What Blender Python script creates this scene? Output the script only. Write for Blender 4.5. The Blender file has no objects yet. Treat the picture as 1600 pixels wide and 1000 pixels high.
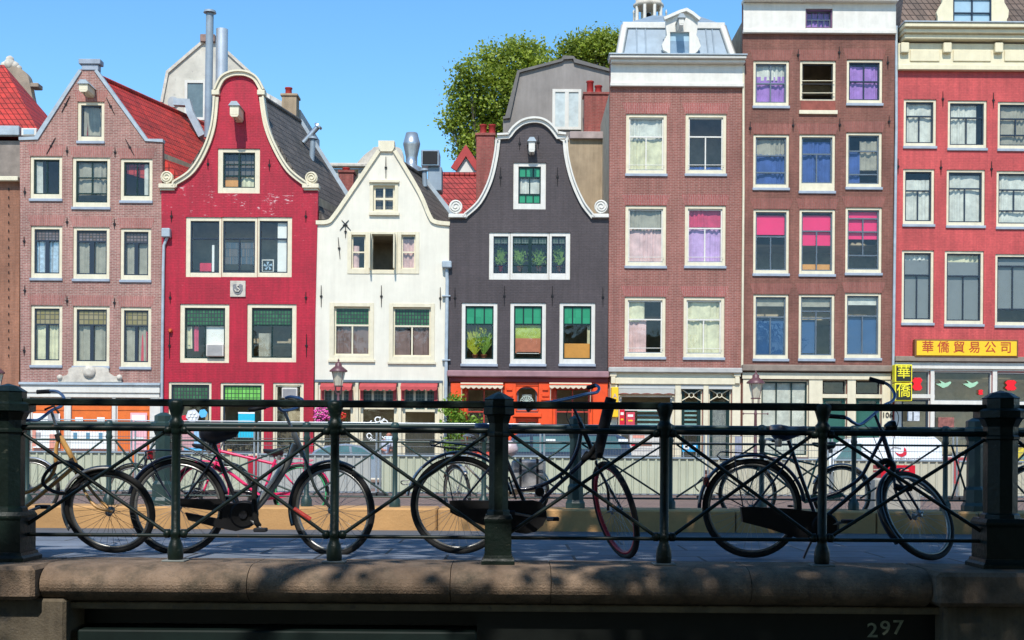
import bpy, bmesh, math, random
from mathutils import Vector, Matrix, geometry
random.seed(7)
R = math.radians
SC = bpy.context.scene
COL = SC.collection
# ------------------------------------------------------------------ camera model (1600x1000 photograph)
F = 2000.0; CZ = 0.755; TH = R(0.4); CT, ST = math.cos(TH), math.sin(TH)
def W(px, py, Y):
    dx, dy = px - 800, py - 500
    u = dx*CT + dy*ST; v = -dx*ST + dy*CT - 203
    return Vector((u/F*Y, Y, CZ - v/F*Y))
def RC(x0, y0, x1, y1, Y):                       # photograph rectangle -> X0,X1,Z0,Z1 at distance Y
    c = W((x0+x1)/2, (y0+y1)/2, Y); w = (x1-x0)/F*Y/2; h = (y1-y0)/F*Y/2
    return c.x-w, c.x+w, c.z-h, c.z+h
# ------------------------------------------------------------------ materials
MATS = {}
def nn(nt, t, **k):
    n = nt.nodes.new(t)
    for a, b in k.items(): setattr(n, a, b)
    return n
def mixc(nt, fac, a, b, mode='MIX'):
    m = nt.nodes.new('ShaderNodeMix'); m.data_type = 'RGBA'; m.blend_type = mode
    for s, v in ((m.inputs[0], fac), (m.inputs[6], a), (m.inputs[7], b)):
        if hasattr(v, 'is_output'): nt.links.new(v, s)
        elif isinstance(v, (tuple, list)): s.default_value = (*v[:3], 1)
        else: s.default_value = v
    return m.outputs[2]
def ramp(nt, fac, a, b):
    m = nt.nodes.new('ShaderNodeMapRange'); m.inputs[1].default_value = a; m.inputs[2].default_value = b
    nt.links.new(fac, m.inputs[0]); return m.outputs[0]
def newmat(name):
    m = bpy.data.materials.new(name); m.use_nodes = True
    nt = m.node_tree; b = nt.nodes['Principled BSDF']; MATS[name] = m
    return m, nt, b
def noise(nt, scale, vec=None, detail=4, rough=.6):
    n = nn(nt, 'ShaderNodeTexNoise'); n.inputs['Scale'].default_value = scale
    n.inputs['Detail'].default_value = detail; n.inputs['Roughness'].default_value = rough
    if vec is not None: nt.links.new(vec, n.inputs['Vector'])
    return n.outputs['Fac']
def bumpn(nt, b, h, strength, dist=.01):
    n = nn(nt, 'ShaderNodeBump'); n.inputs['Strength'].default_value = strength; n.inputs['Distance'].default_value = dist
    nt.links.new(h, n.inputs['Height']); nt.links.new(n.outputs[0], b.inputs['Normal'])
def M(name, col, rough=.6, metal=0, var=.25, vs=2.5, bump=0, bs=60, coat=0, dirt=None, dth=.62, spec=None, dw=.08, streak=0):
    if name in MATS: return MATS[name]
    m, nt, b = newmat(name)
    tc = nn(nt, 'ShaderNodeTexCoord').outputs['Object']
    n = noise(nt, vs, tc, 6, .65)
    dark = tuple(c*(1-var) for c in col); lite = tuple(min(1, c*(1+var*.5)) for c in col)
    c = mixc(nt, ramp(nt, n, .3, .7), dark, lite)
    if dirt:
        n2 = noise(nt, vs*3.1, tc, 8, .75)
        c = mixc(nt, ramp(nt, n2, dth, dth+dw), c, dirt)
    if streak:
        mq = nn(nt, 'ShaderNodeMapping'); mq.inputs['Scale'].default_value = (2.6, 2.6, .22); nt.links.new(tc, mq.inputs[0])
        c = mixc(nt, streak, c, mixc(nt, ramp(nt, noise(nt, 1.5, mq.outputs[0], 8, .75), .34, .62), (.42,.38,.32), (1.08,1.08,1.08)), 'MULTIPLY')
    nt.links.new(c, b.inputs['Base Color'])
    b.inputs['Roughness'].default_value = rough; b.inputs['Metallic'].default_value = metal
    if max(col) < .035 and spec is None: spec = .28
    if spec is not None: b.inputs['Specular IOR Level'].default_value = spec
    if coat: b.inputs['Coat Weight'].default_value = coat
    if bump: bumpn(nt, b, noise(nt, bs, tc, 4), bump)
    return m
def xzvec(nt, swap=False):
    tc = nn(nt, 'ShaderNodeTexCoord').outputs['Object']
    s = nn(nt, 'ShaderNodeSeparateXYZ'); nt.links.new(tc, s.inputs[0])
    a = nn(nt, 'ShaderNodeMath', operation='ADD'); nt.links.new(s.outputs[0], a.inputs[0]); nt.links.new(s.outputs[1], a.inputs[1])
    c = nn(nt, 'ShaderNodeCombineXYZ')
    nt.links.new(a.outputs[0], c.inputs[1 if swap else 0]); nt.links.new(s.outputs[2], c.inputs[0 if swap else 1])
    return tc, c.outputs[0]
def BR(name, c1, c2, mortar, rough=.85, swap=False, bw=.215, rh=.068, ms=.009, bump=.5, stain=.3, flake=None, fth=.66, fz=None):
    if name in MATS: return MATS[name]
    m, nt, b = newmat(name)
    tc, v = xzvec(nt, swap)
    t = nn(nt, 'ShaderNodeTexBrick'); nt.links.new(v, t.inputs['Vector'])
    for k, q in (('Scale', 1), ('Brick Width', bw), ('Row Height', rh), ('Mortar Size', ms), ('Mortar Smooth', .3), ('Bias', 0)): t.inputs[k].default_value = q
    for k, q in (('Color1', c1), ('Color2', c2), ('Mortar', mortar)): t.inputs[k].default_value = (*q, 1)
    n = noise(nt, .55, tc, 7, .7)
    c = mixc(nt, stain, t.outputs['Color'], mixc(nt, ramp(nt, n, .3, .7), tuple(q*.45 for q in c1), tuple(min(1, q*1.5) for q in c1)))
    n3 = noise(nt, 9, tc, 3, .6)
    c = mixc(nt, .45, c, mixc(nt, n3, (.25,.25,.25), (1.6,1.6,1.6)), 'MULTIPLY')
    mq = nn(nt, 'ShaderNodeMapping'); mq.inputs['Scale'].default_value = (2.4, 2.4, .16); nt.links.new(tc, mq.inputs[0])
    c = mixc(nt, .5, c, mixc(nt, ramp(nt, noise(nt, 1.6, mq.outputs[0], 7, .72), .36, .66), (.55,.53,.50), (1.22,1.20,1.18)), 'MULTIPLY')
    c = mixc(nt, .45, c, mixc(nt, ramp(nt, noise(nt, .35, tc, 5, .6), .35, .65), (.62,.6,.6), (1.25,1.25,1.25)), 'MULTIPLY')
    if flake:
        n2 = noise(nt, 1.1, tc, 9, .82)
        mp = nn(nt, 'ShaderNodeMapping'); mp.inputs['Scale'].default_value = (2.2, 2.2, 9); nt.links.new(tc, mp.inputs[0])
        n4 = noise(nt, 1.5, mp.outputs[0], 5, .7)
        mu = nn(nt, 'ShaderNodeMath', operation='MULTIPLY_ADD'); nt.links.new(n2, mu.inputs[0]); mu.inputs[1].default_value = .5
        ad = nn(nt, 'ShaderNodeMath', operation='MULTIPLY'); nt.links.new(n4, ad.inputs[0]); ad.inputs[1].default_value = .55
        nt.links.new(ad.outputs[0], mu.inputs[2])
        val = mu.outputs[0]
        if fz:      # paint flakes most in a belt of heights
            s = nn(nt, 'ShaderNodeSeparateXYZ'); nt.links.new(tc, s.inputs[0])
            s1 = nn(nt, 'ShaderNodeMath', operation='SUBTRACT'); nt.links.new(s.outputs[2], s1.inputs[0]); s1.inputs[1].default_value = fz[0]
            s2 = nn(nt, 'ShaderNodeMath', operation='ABSOLUTE'); nt.links.new(s1.outputs[0], s2.inputs[0]); r1 = ramp(nt, s2.outputs[0], fz[1], 0); a2 = nn(nt, 'ShaderNodeMath', operation='MULTIPLY_ADD')
            nt.links.new(r1, a2.inputs[0]); a2.inputs[1].default_value = fz[2]; nt.links.new(val, a2.inputs[2]); val = a2.outputs[0]
        c = mixc(nt, ramp(nt, val, fth, fth+.04), c, flake)
    nt.links.new(c, b.inputs['Base Color']); b.inputs['Roughness'].default_value = rough
    inv = nn(nt, 'ShaderNodeMath', operation='SUBTRACT'); inv.inputs[0].default_value = 1; nt.links.new(t.outputs['Fac'], inv.inputs[1])
    bumpn(nt, b, inv.outputs[0], bump, .012)
    return m
def TILE(name, c1, c2, cw=.24, rh=.3):
    m, nt, b = newmat(name)
    tc = nn(nt, 'ShaderNodeTexCoord').outputs['Object']
    s = nn(nt, 'ShaderNodeSeparateXYZ'); nt.links.new(tc, s.inputs[0])
    c = nn(nt, 'ShaderNodeCombineXYZ')
    a = nn(nt, 'ShaderNodeMath', operation='ADD'); nt.links.new(s.outputs[0], a.inputs[0]); nt.links.new(s.outputs[1], a.inputs[1])
    nt.links.new(a.outputs[0], c.inputs[0]); nt.links.new(s.outputs[2], c.inputs[1])
    t = nn(nt, 'ShaderNodeTexBrick', offset=0.0); nt.links.new(c.outputs[0], t.inputs['Vector'])
    for k, q in (('Scale', 1), ('Brick Width', cw), ('Row Height', rh), ('Mortar Size', .022), ('Mortar Smooth', .8), ('Bias', 0)): t.inputs[k].default_value = q
    for k, q in (('Color1', c1), ('Color2', c2), ('Mortar', tuple(x*.25 for x in c1))): t.inputs[k].default_value = (*q, 1)
    n = noise(nt, 1.3, tc, 6, .7)
    col = mixc(nt, .8, t.outputs['Color'], mixc(nt, ramp(nt, n, .3, .7), (.35,.38,.36), (1.3,1.25,1.2)), 'MULTIPLY'); col = mixc(nt, ramp(nt, noise(nt, 2.6, tc, 8, .8), .62, .70), col, tuple(x*.35+.03 for x in c1))
    nt.links.new(col, b.inputs['Base Color']); b.inputs['Roughness'].default_value = .7
    inv = nn(nt, 'ShaderNodeMath', operation='SUBTRACT'); inv.inputs[0].default_value = 1; nt.links.new(t.outputs['Fac'], inv.inputs[1])
    bumpn(nt, b, inv.outputs[0], .8, .05)
    return m
def GLASS(name, tint=(.92,.95,.93), refl=.05):
    m, nt, b = newmat(name); nt.nodes.remove(b)
    out = nt.nodes['Material Output']
    tr = nn(nt, 'ShaderNodeBsdfTransparent'); tr.inputs[0].default_value = (*tint, 1)
    gl = nn(nt, 'ShaderNodeBsdfGlossy'); gl.inputs['Roughness'].default_value = .02; gl.inputs[0].default_value = (1,1,1,1)
    fr = nn(nt, 'ShaderNodeLayerWeight'); pw = nn(nt, 'ShaderNodeMath', operation='POWER'); nt.links.new(fr.outputs['Facing'], pw.inputs[0]); pw.inputs[1].default_value = 5
    ad = nn(nt, 'ShaderNodeMath', operation='MULTIPLY_ADD'); nt.links.new(pw.outputs[0], ad.inputs[0]); ad.inputs[1].default_value = 1-refl; ad.inputs[2].default_value = refl
    mx = nn(nt, 'ShaderNodeMixShader'); nt.links.new(ad.outputs[0], mx.inputs[0]); nt.links.new(tr.outputs[0], mx.inputs[1]); nt.links.new(gl.outputs[0], mx.inputs[2])
    tc = nn(nt, 'ShaderNodeTexCoord').outputs['Object']
    bp = nn(nt, 'ShaderNodeBump'); bp.inputs['Strength'].default_value = .3; bp.inputs['Distance'].default_value = .02
    nt.links.new(noise(nt, 1.2, tc, 2), bp.inputs['Height']); nt.links.new(bp.outputs[0], gl.inputs['Normal'])
    nt.links.new(mx.outputs[0], out.inputs[0]); return m
def LEAD(name, c1, c2, lead=(.03,.035,.035), bw=.11, rh=.12, ms=.018):       # leaded, coloured window glass
    m, nt, b = newmat(name); tc, v = xzvec(nt)
    t = nn(nt, 'ShaderNodeTexBrick', offset=0.0); nt.links.new(v, t.inputs['Vector'])
    for k, q in (('Scale', 1), ('Brick Width', bw), ('Row Height', rh), ('Mortar Size', ms), ('Mortar Smooth', .1), ('Bias', 0)): t.inputs[k].default_value = q
    for k, q in (('Color1', c1), ('Color2', c2), ('Mortar', lead)): t.inputs[k].default_value = (*q, 1)
    nt.links.new(t.outputs['Color'], b.inputs['Base Color']); b.inputs['Roughness'].default_value = .25
    return m
def LEAF(name, c, tr=.35):
    m, nt, b = newmat(name)
    g = nn(nt, 'ShaderNodeNewGeometry')
    tc = nn(nt, 'ShaderNodeTexCoord').outputs['Object']
    n = noise(nt, .9, tc, 4)
    n2 = nn(nt, 'ShaderNodeTexWhiteNoise'); 
    mp = nn(nt, 'ShaderNodeVectorMath', operation='SNAP'); mp.inputs[1].default_value = (.25,.25,.25); nt.links.new(tc, mp.inputs[0]); nt.links.new(mp.outputs[0], n2.inputs[0])
    cc = mixc(nt, ramp(nt, n, .3, .7), tuple(x*.6 for x in c), (c[0]*1.5, c[1]*1.35, c[2]*1.1))
    cc = mixc(nt, .5, cc, mixc(nt, n2.outputs['Value'], (.6,.65,.5), (1.5,1.35,1.2)), 'MULTIPLY')
    nt.links.new(cc, b.inputs['Base Color']); b.inputs['Roughness'].default_value = .5
    tl = nn(nt, 'ShaderNodeBsdfTranslucent'); nt.links.new(cc, tl.inputs[0])
    mx = nn(nt, 'ShaderNodeMixShader'); mx.inputs[0].default_value = tr
    nt.links.new(b.outputs[0], mx.inputs[1]); nt.links.new(tl.outputs[0], mx.inputs[2]); nt.links.new(mx.outputs[0], nt.nodes['Material Output'].inputs[0])
    return m
# ------------------------------------------------------------------ mesh builder
WL = {}     # world location of the root of every object's thing
class MB:
    def __init__(s): s.v = []; s.f = []; s.sm = []
    def add(s, vs, fs, smooth=False):
        o = len(s.v); s.v += [Vector(p) for p in vs]; s.f += [tuple(i+o for i in f) for f in fs]; s.sm += [smooth]*len(fs); return s
    def box(s, x0, x1, y0, y1, z0, z1, bev=0):
        if bev and min(abs(x1-x0), abs(y1-y0), abs(z1-z0)) > 2.5*bev:
            b = bev; P = []
            # chamfered box: three rings
            for z, i in ((z0, b), (z0+b, 0), (z1-b, 0), (z1, b)):
                xa, xb, ya, yb = x0+i, x1-i, y0+i, y1-i; c = b if not i else 0
                if c: P += [(xa+c,ya,z),(xb-c,ya,z),(xb,ya+c,z),(xb,yb-c,z),(xb-c,yb,z),(xa+c,yb,z),(xa,yb-c,z),(xa,ya+c,z)]
                else: P += [(xa,ya,z),(xb,ya,z),(xb,ya,z),(xb,yb,z),(xb,yb,z),(xa,yb,z),(xa,yb,z),(xa,ya,z)]
            F_ = [tuple(range(7,-1,-1)), tuple(range(24,32))]
            for r in range(3):
                for k in range(8): a = r*8+k; q = r*8+(k+1)%8; F_.append((a, q, q+8, a+8))
            return s.add(P, F_)
        return s.add([(x0,y0,z0),(x1,y0,z0),(x1,y1,z0),(x0,y1,z0),(x0,y0,z1),(x1,y0,z1),(x1,y1,z1),(x0,y1,z1)],
              [(3,2,1,0),(4,5,6,7),(0,1,5,4),(1,2,6,5),(2,3,7,6),(3,0,4,7)])
    def quad(s, a, b, c, d): return s.add([a,b,c,d], [(0,1,2,3)])
    def tube(s, pts, r, seg=8, close=False, caps=True, flat=1.0):
        pts = [Vector(p) for p in pts]; n = len(pts)
        rs = r if isinstance(r, (list, tuple)) else [r]*n
        ts = []
        for i in range(n):
            a = pts[(i-1) % n] if (i or close) else pts[i]; b = pts[(i+1) % n] if (i < n-1 or close) else pts[i]
            t = b - a; ts.append(t.normalized() if t.length > 1e-9 else Vector((0,0,1)))
        up = Vector((0,1,0)) if abs(ts[0].y) < .9 else Vector((0,0,1))
        nx = (up - ts[0]*up.dot(ts[0])).normalized(); V_ = []
        for i in range(n):
            nx = (nx - ts[i]*nx.dot(ts[i])); nx = nx.normalized() if nx.length > 1e-6 else Vector((1,0,0))
            ny = ts[i].cross(nx)
            for k in range(seg):
                a = 2*math.pi*k/seg; V_.append(pts[i] + (nx*math.cos(a)*flat + ny*math.sin(a))*rs[i])
        F_ = []
        for i in range(n if close else n-1):
            j = (i+1) % n
            for k in range(seg): q = (k+1) % seg; F_.append((i*seg+k, i*seg+q, j*seg+q, j*seg+k))
        s.add(V_, F_, True)
        if caps and not close: s.add([V_[k] for k in range(seg)], [tuple(range(seg-1,-1,-1))]); s.add([V_[(n-1)*seg+k] for k in range(seg)], [tuple(range(seg))])
        return s
    def lathe(s, prof, c, seg=16, smooth=True, rot=0, axis='z', sq=False):      # prof [(r, h)]
        V_ = []; c = Vector(c)
        for r, h in prof:
            for k in range(seg):
                a = 2*math.pi*k/seg + rot; x, y = r*math.cos(a), r*math.sin(a)
                V_.append(c + (Vector((x, y, h)) if axis == 'z' else Vector((x, h, y)) if axis == 'y' else Vector((h, x, y))))
        F_ = []
        for i in range(len(prof)-1):
            for k in range(seg): q = (k+1) % seg; F_.append((i*seg+k, i*seg+q, (i+1)*seg+q, (i+1)*seg+k))
        s.add(V_, F_, smooth); n = (len(prof)-1)*seg
        s.add(V_[:seg], [tuple(range(seg-1,-1,-1))]); s.add(V_[n:n+seg], [tuple(range(seg))]); return s
    def prism(s, poly, y0, y1, dx=0, dz=0):         # polygon [(x,z)] in the XZ plane, extruded y0..y1
        n = len(poly)
        s.add([(x,y0,z) for x,z in poly]+[(x+dx,y1,z+dz) for x,z in poly],
              [tuple(range(n)), tuple(range(2*n-1,n-1,-1))] + [(i, i+n, (i+1)%n+n, (i+1)%n) for i in range(n)]); return s
    def prismx(s, poly, x0, x1):                    # polygon [(y,z)] extruded along X
        n = len(poly)
        s.add([(x0,y,z) for y,z in poly]+[(x1,y,z) for y,z in poly],
              [tuple(range(n-1,-1,-1)), tuple(range(n,2*n))] + [(i, (i+1)%n, (i+1)%n+n, i+n) for i in range(n)]); return s
    def band(s, pts, w, y0, y1, off=0):             # ribbon of width w along [(x,z)]
        P = [Vector((x, z)) for x, z in pts]; n = len(P); A = []; B = []
        for i in range(n):
            t = (P[min(i+1,n-1)] - P[max(i-1,0)]).normalized(); q = Vector((-t.y, t.x))
            if 0 < i < n-1:
                t0 = (P[i]-P[i-1]).normalized(); q0 = Vector((-t0.y, t0.x)); k = 1/max(.5, q.dot(q0))
            else: k = 1
            A.append(P[i] + q*(off-w/2)*k); B.append(P[i] + q*(off+w/2)*k)
        V_ = [(a.x,y0,a.y) for a in A]+[(b.x,y0,b.y) for b in B]+[(a.x,y1,a.y) for a in A]+[(b.x,y1,b.y) for b in B]
        F_ = []
        for i in range(n-1):
            F_ += [(i,i+1,n+i+1,n+i),(2*n+i,3*n+i,3*n+i+1,2*n+i+1),(i,2*n+i,2*n+i+1,i+1),(n+i,n+i+1,3*n+i+1,3*n+i)]
        F_ += [(0,n,3*n,2*n),(n-1,3*n-1,4*n-1,2*n-1)]
        return s.add(V_, F_)
    def build(s, name, mat, parent=None, **tags):
        me = bpy.data.meshes.new(name)
        root = WL.get(parent.name, Vector()) if parent else Vector()
        if parent is None:
            if not s.v: return None
            xs = [p.x for p in s.v]; ys = [p.y for p in s.v]; zs = [p.z for p in s.v]
            loc = Vector(((min(xs)+max(xs))/2, (min(ys)+max(ys))/2, min(zs)))
        else: loc = root
        me.from_pydata([p-loc for p in s.v], [], s.f); me.materials.append(mat)
        for p, q in zip(me.polygons, s.sm): p.use_smooth = q
        me.update()
        bm = bmesh.new(); bm.from_mesh(me); bmesh.ops.recalc_face_normals(bm, faces=bm.faces) if len(bm.faces) < 6000 else None; bm.to_mesh(me); bm.free()
        o = bpy.data.objects.new(name, me); COL.objects.link(o)
        if parent: o.parent = parent; WL[o.name] = root
        else: o.location = loc; WL[o.name] = loc
        for k, q in tags.items(): o[k] = q
        return o
def thing(name, loc, label, cat, group=None):
    o = bpy.data.objects.new(name, None); COL.objects.link(o); o.location = loc; o.empty_display_size = .3
    WL[o.name] = Vector(loc); o['label'] = label; o['category'] = cat
    if group: o['group'] = group
    return o
def solo(mb, name, mat, label, cat, group=None):
    o = mb.build(name, mat); o['label'] = label; o['category'] = cat
    if group: o['group'] = group
    return o
def text(s, size, loc, mat, name, parent, depth=.01, rx=90, bold=0, align='CENTER', sx=1):
    cu = bpy.data.curves.new('t', 'FONT'); cu.body = s; cu.size = size; cu.extrude = depth; cu.align_x = align; cu.align_y = 'CENTER'; cu.offset = bold; cu.resolution_u = 3
    o = bpy.data.objects.new('t', cu); COL.objects.link(o); bpy.context.view_layer.update()
    me = bpy.data.meshes.new_from_object(o.evaluated_get(bpy.context.evaluated_depsgraph_get())); bpy.data.objects.remove(o)
    root = WL[parent.name]; mt = Matrix.Translation(Vector(loc)-root) @ Matrix.Rotation(R(rx), 4, 'X') @ Matrix.Diagonal((sx,1,1,1))
    me.transform(mt); me.materials.clear(); me.materials.append(mat); me.name = name
    q = bpy.data.objects.new(name, me); COL.objects.link(q); q.parent = parent; WL[q.name] = root
    return q
def cutwall(outline, holes, y0, y1, mb):            # front sheet with real openings + their reveals + outer edge
    V_ = []; E = []
    for poly in [outline]+holes:
        o = len(V_); V_ += [Vector(p) for p in poly]; n = len(poly); E += [(o+i, o+(i+1) % n) for i in range(n)]
    vo, eo, fo, *_ = geometry.delaunay_2d_cdt(V_, E, [], 0, 1e-5)
    def inside(p, poly):
        c = False; n = len(poly)
        for i in range(n):
            x0, z0 = poly[i]; x1, z1 = poly[(i+1) % n]
            if (z0 > p[1]) != (z1 > p[1]) and p[0] < (x1-x0)*(p[1]-z0)/(z1-z0)+x0: c = not c
        return c
    fs = []
    for f in fo:
        c = sum((vo[i] for i in f), Vector((0,0)))/len(f)
        if inside(c, outline) and not any(inside(c, h) for h in holes): fs.append(f)
    mb.add([(p.x, y0, p.y) for p in vo], fs)
    mb.add([(p.x, y1, p.y) for p in vo], fs)
    for poly in [outline]+holes:
        n = len(poly)
        mb.add([(x,y0,z) for x,z in poly]+[(x,y1,z) for x,z in poly], [(i,(i+1)%n,(i+1)%n+n,i+n) for i in range(n)])
    return mb
# ------------------------------------------------------------------ shared materials
cream = M('cream_paint', (.69,.62,.45), .5, var=.12, vs=3, streak=.16, dirt=(.5,.44,.32), dth=.72)
white = M('white_paint', (.66,.635,.57), .5, var=.1, vs=3, streak=.16, dirt=(.55,.52,.45), dth=.74)
sillm = M('blue_stone', (.30,.34,.40), .7, var=.2)
lead = M('lead_flashing', (.36,.42,.46), .5, var=.25)
zinc = M('zinc', (.25,.31,.36), .6, .1, var=.25, vs=1.2)
navy = M('dark_blue_sash', (.012,.022,.04), .35, var=.2)
dgreen = M('dark_green_sash', (.01,.03,.028), .35, var=.2)
greysash = M('grey_blue_sash', (.10,.13,.16), .4, var=.2)
iron = M('black_iron', (.012,.012,.014), .6, var=.2)
darkin = M('interior_plaster', (.48,.41,.30), .9, var=.3)
glass = GLASS('window_glass'); glassb = GLASS('bright_window_glass', (.85,.9,.95), .25)
steel = M('galvanised_steel', (.45,.49,.52), .35, .7, var=.25)
chrome = M('shiny_steel', (.55,.56,.57), .42, .55, var=.2, vs=1)
redtile = TILE('red_roof_tile', (.56,.035,.022), (.42,.03,.02)); browntile = TILE('brown_roof_tile', (.12,.08,.06), (.16,.11,.085)); greytile = TILE('grey_roof_tile', (.10,.085,.075), (.14,.12,.105))
def cur(name, col): return M(name, col, .85, var=.3, vs=3)
CU = dict(yg=M('yellow_green_blind', (.36,.44,.08), .7, var=.3, vs=6), ro=M('rosy_orange_blind', (.46,.15,.08), .7, var=.25, vs=5), w=cur('white_net', (.60,.59,.52)), c=cur('cream_curtain', (.64,.60,.40)), p=cur('purple_curtain', (.36,.18,.50)), pk=cur('pale_pink_curtain', (.66,.44,.42)),
          b=cur('blue_curtain', (.045,.09,.28)), r=cur('red_curtain', (.55,.05,.12)), br=cur('brown_pink_curtain', (.20,.13,.12)), l=cur('lilac_curtain', (.52,.33,.58)),
          hot=M('hot_pink_blind', (.75,.01,.12), .7, var=.08), g=cur('grey_net', (.34,.31,.24)), bk=LEAD('book_spines', (.22,.16,.12), (.06,.10,.14), lead=(.02,.02,.02), bw=.05, rh=.33, ms=.012), gb=M('grey_blind', (.17,.18,.18), .8, var=.1), or_=M('orange_board', (.62,.27,.05), .7, var=.15),
          sil=M('silver_foil', (.55,.62,.68), .35, .4, var=.4, vs=9, bump=.6, bs=8), nb=M('navy_blind', (.02,.08,.20), .8, var=.15), wh=M('white_board', (.75,.72,.66), .7, var=.1), lb=M('pale_blue_board', (.30,.45,.55), .6, var=.1), rd=M('red_cloth', (.55,.02,.06), .8, var=.2))
LD = dict(gr=LEAD('green_leaded_glass', (.015,.08,.03), (.04,.15,.06), bw=.125, rh=.16, ms=.022), grd=LEAD('dark_leaded_glass', (.03,.05,.045), (.05,.09,.07), lead=(.12,.15,.13), bw=.12, rh=.15, ms=.014), yl=LEAD('yellow_leaded_glass', (.20,.17,.06), (.26,.22,.12), lead=(.08,.075,.05), bw=.2, rh=.2, ms=.02),
          mx=LEAD('diamond_leaded_glass', (.12,.08,.06), (.16,.14,.15), lead=(.04,.04,.04), bw=.14, rh=.12, ms=.02), em=LEAD('emerald_glass', (.02,.22,.10), (.03,.27,.13), lead=(.015,.18,.08), bw=.3, rh=.31, ms=.004), lime=LEAD('lime_leaded_glass', (.12,.38,.06), (.18,.52,.10), lead=(.03,.06,.03), bw=.15, rh=.18, ms=.016))
class House:
    def __init__(s, name, label, cat, x0, x1, Y, wallmat, outline, base=-.6, group='canal houses in the row'):
        s.Y = Y; s.mat = wallmat; s.holes = []
        s.out = [(W(x, y, Y).x, W(x, y, Y).z) for x, y in outline]
        zb = base; a = W(outline[0][0], 600, Y).x; b = W(outline[-1][0], 600, Y).x
        s.out = [(s.out[0][0], zb)] + s.out + [(s.out[-1][0], zb)]
        s.xa, s.xb = a, b
        s.root = thing(name, ((a+b)/2, Y, zb), label, cat, group)
    def wall(s, eave=None, D=9, shear=0, floors=True):
        mb = cutwall(s.out, s.holes, s.Y, s.Y+.28, MB()); mb.build('wall', s.mat, s.root)
        e = eave; xa = s.out[0][0]+.01; xb = s.out[-1][0]-.01; y0 = s.Y+.28; y1 = s.Y+D; q = shear*D
        b = MB()
        for x in (xa, xb): b.add([(x,y0,-.6),(x+q,y1,-.6),(x+q,y1,e),(x,y0,e)], [(0,1,2,3)])
        b.add([(xa+q,y1,-.6),(xb+q,y1,-.6),(xb+q,y1,e),(xa+q,y1,e)], [(0,1,2,3)])
        z = e
        while z > 0:
            b.add([(xa,y0,z),(xb,y0,z),(xb+q,y1,z),(xa+q,y1,z)], [(0,1,2,3)]); z -= 3.1
        # rooms: a back wall a few metres in
        b.add([(xa,y0+2.2,-.6),(xb,y0+2.2,-.6),(xb,y0+2.2,e),(xa,y0+2.2,e)], [(0,1,2,3)])
        b.build('side_walls', darkin, s.root)
    def win(s, x0, y0, x1, y1, cas=None, cw=(5,5,5,7), sash=None, rows=((1,1,'g'),), sill=True, cu=(), sw=.055, name='window', hole=True, arch=None, gl=None, rec=.05, label=None, bars=None, grp=None, opn=()):
        """photo rectangle of the outer casing; rows = (height share, number of lights, glass kind) from the top"""
        cas = cas or cream; Y = s.Y; X0, X1, Z0, Z1 = RC(x0, y0, x1, y1, Y); k = Y/F
        if hole: s.holes.append([(X0,Z0),(X1,Z0),(X1,Z1),(X0,Z1)])
        l, t, r, b = [c*k for c in cw]
        ix0, ix1, iz0, iz1 = X0+l, X1-r, Z0+b, Z1-t
        ya = Y+rec; yb = Y+.2
        m = MB(); e = .002
        m.box(X0+e, ix0, ya, yb, Z0+e, Z1-e, .008); m.box(ix1, X1-e, ya, yb, Z0+e, Z1-e, .008)
        m.box(ix0, ix1, ya, yb, Z0+e, iz0, .008); m.box(ix0, ix1, ya, yb, iz1, Z1-e, .008)
        w = m.build(name, cas, s.root)
        if label: w['label'] = label
        sash = sash or navy; sm = MB(); ys = Y+.12; yt = Y+.19; h = iz1-iz0; z = iz1
        gp = MB(); lp = {}
        sm.box(ix0, ix1, ys, yt, iz1-sw, iz1); sm.box(ix0, ix1, ys, yt, iz0, iz0+sw)
        sm.box(ix0, ix0+sw, ys, yt, iz0+sw, iz1-sw); sm.box(ix1-sw, ix1, ys, yt, iz0+sw, iz1-sw)
        for i, (fr, nc, kind) in enumerate(rows):
            z2 = z - h*fr; cb = sw*.45
            za, zb_ = (z2 + (sw*.5 if i < len(rows)-1 else sw)), (z - (sw*.5 if i else sw))
            if i: sm.box(ix0+sw, ix1-sw, ys-.004, yt-.004, z-sw*.5, z+sw*.5)
            for j in range(1, nc):
                xc = ix0 + (ix1-ix0)*j/nc; sm.box(xc-cb, xc+cb, ys+.004, yt-.004, za, zb_)
            g = gp if kind == 'g' else lp.setdefault(kind, MB())
            if (i,) not in opn: g.add([(ix0+sw,ys+.035,za),(ix1-sw,ys+.035,za),(ix1-sw,ys+.035,zb_),(ix0+sw,ys+.035,zb_)], [(0,1,2,3)])
            z = z2
        for (u0, v0, u1, v1) in (bars or ()):
            sm.box(ix0+u0*(ix1-ix0), ix0+u1*(ix1-ix0), ys-.03, yt-.03, iz1-v1*h, iz1-v0*h)
        sm.build('sash', sash, w)
        if gp.v: gp.build('pane', gl or glass, w)
        for kd, g in lp.items(): g.build('leaded_pane', LD[kd], w)
        if sill:
            q = MB(); q.box(X0-.03, X1+.03, Y-.07, Y+.06, Z0-.10, Z0+.012, .012); q.build('sill', sillm, w)
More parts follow.
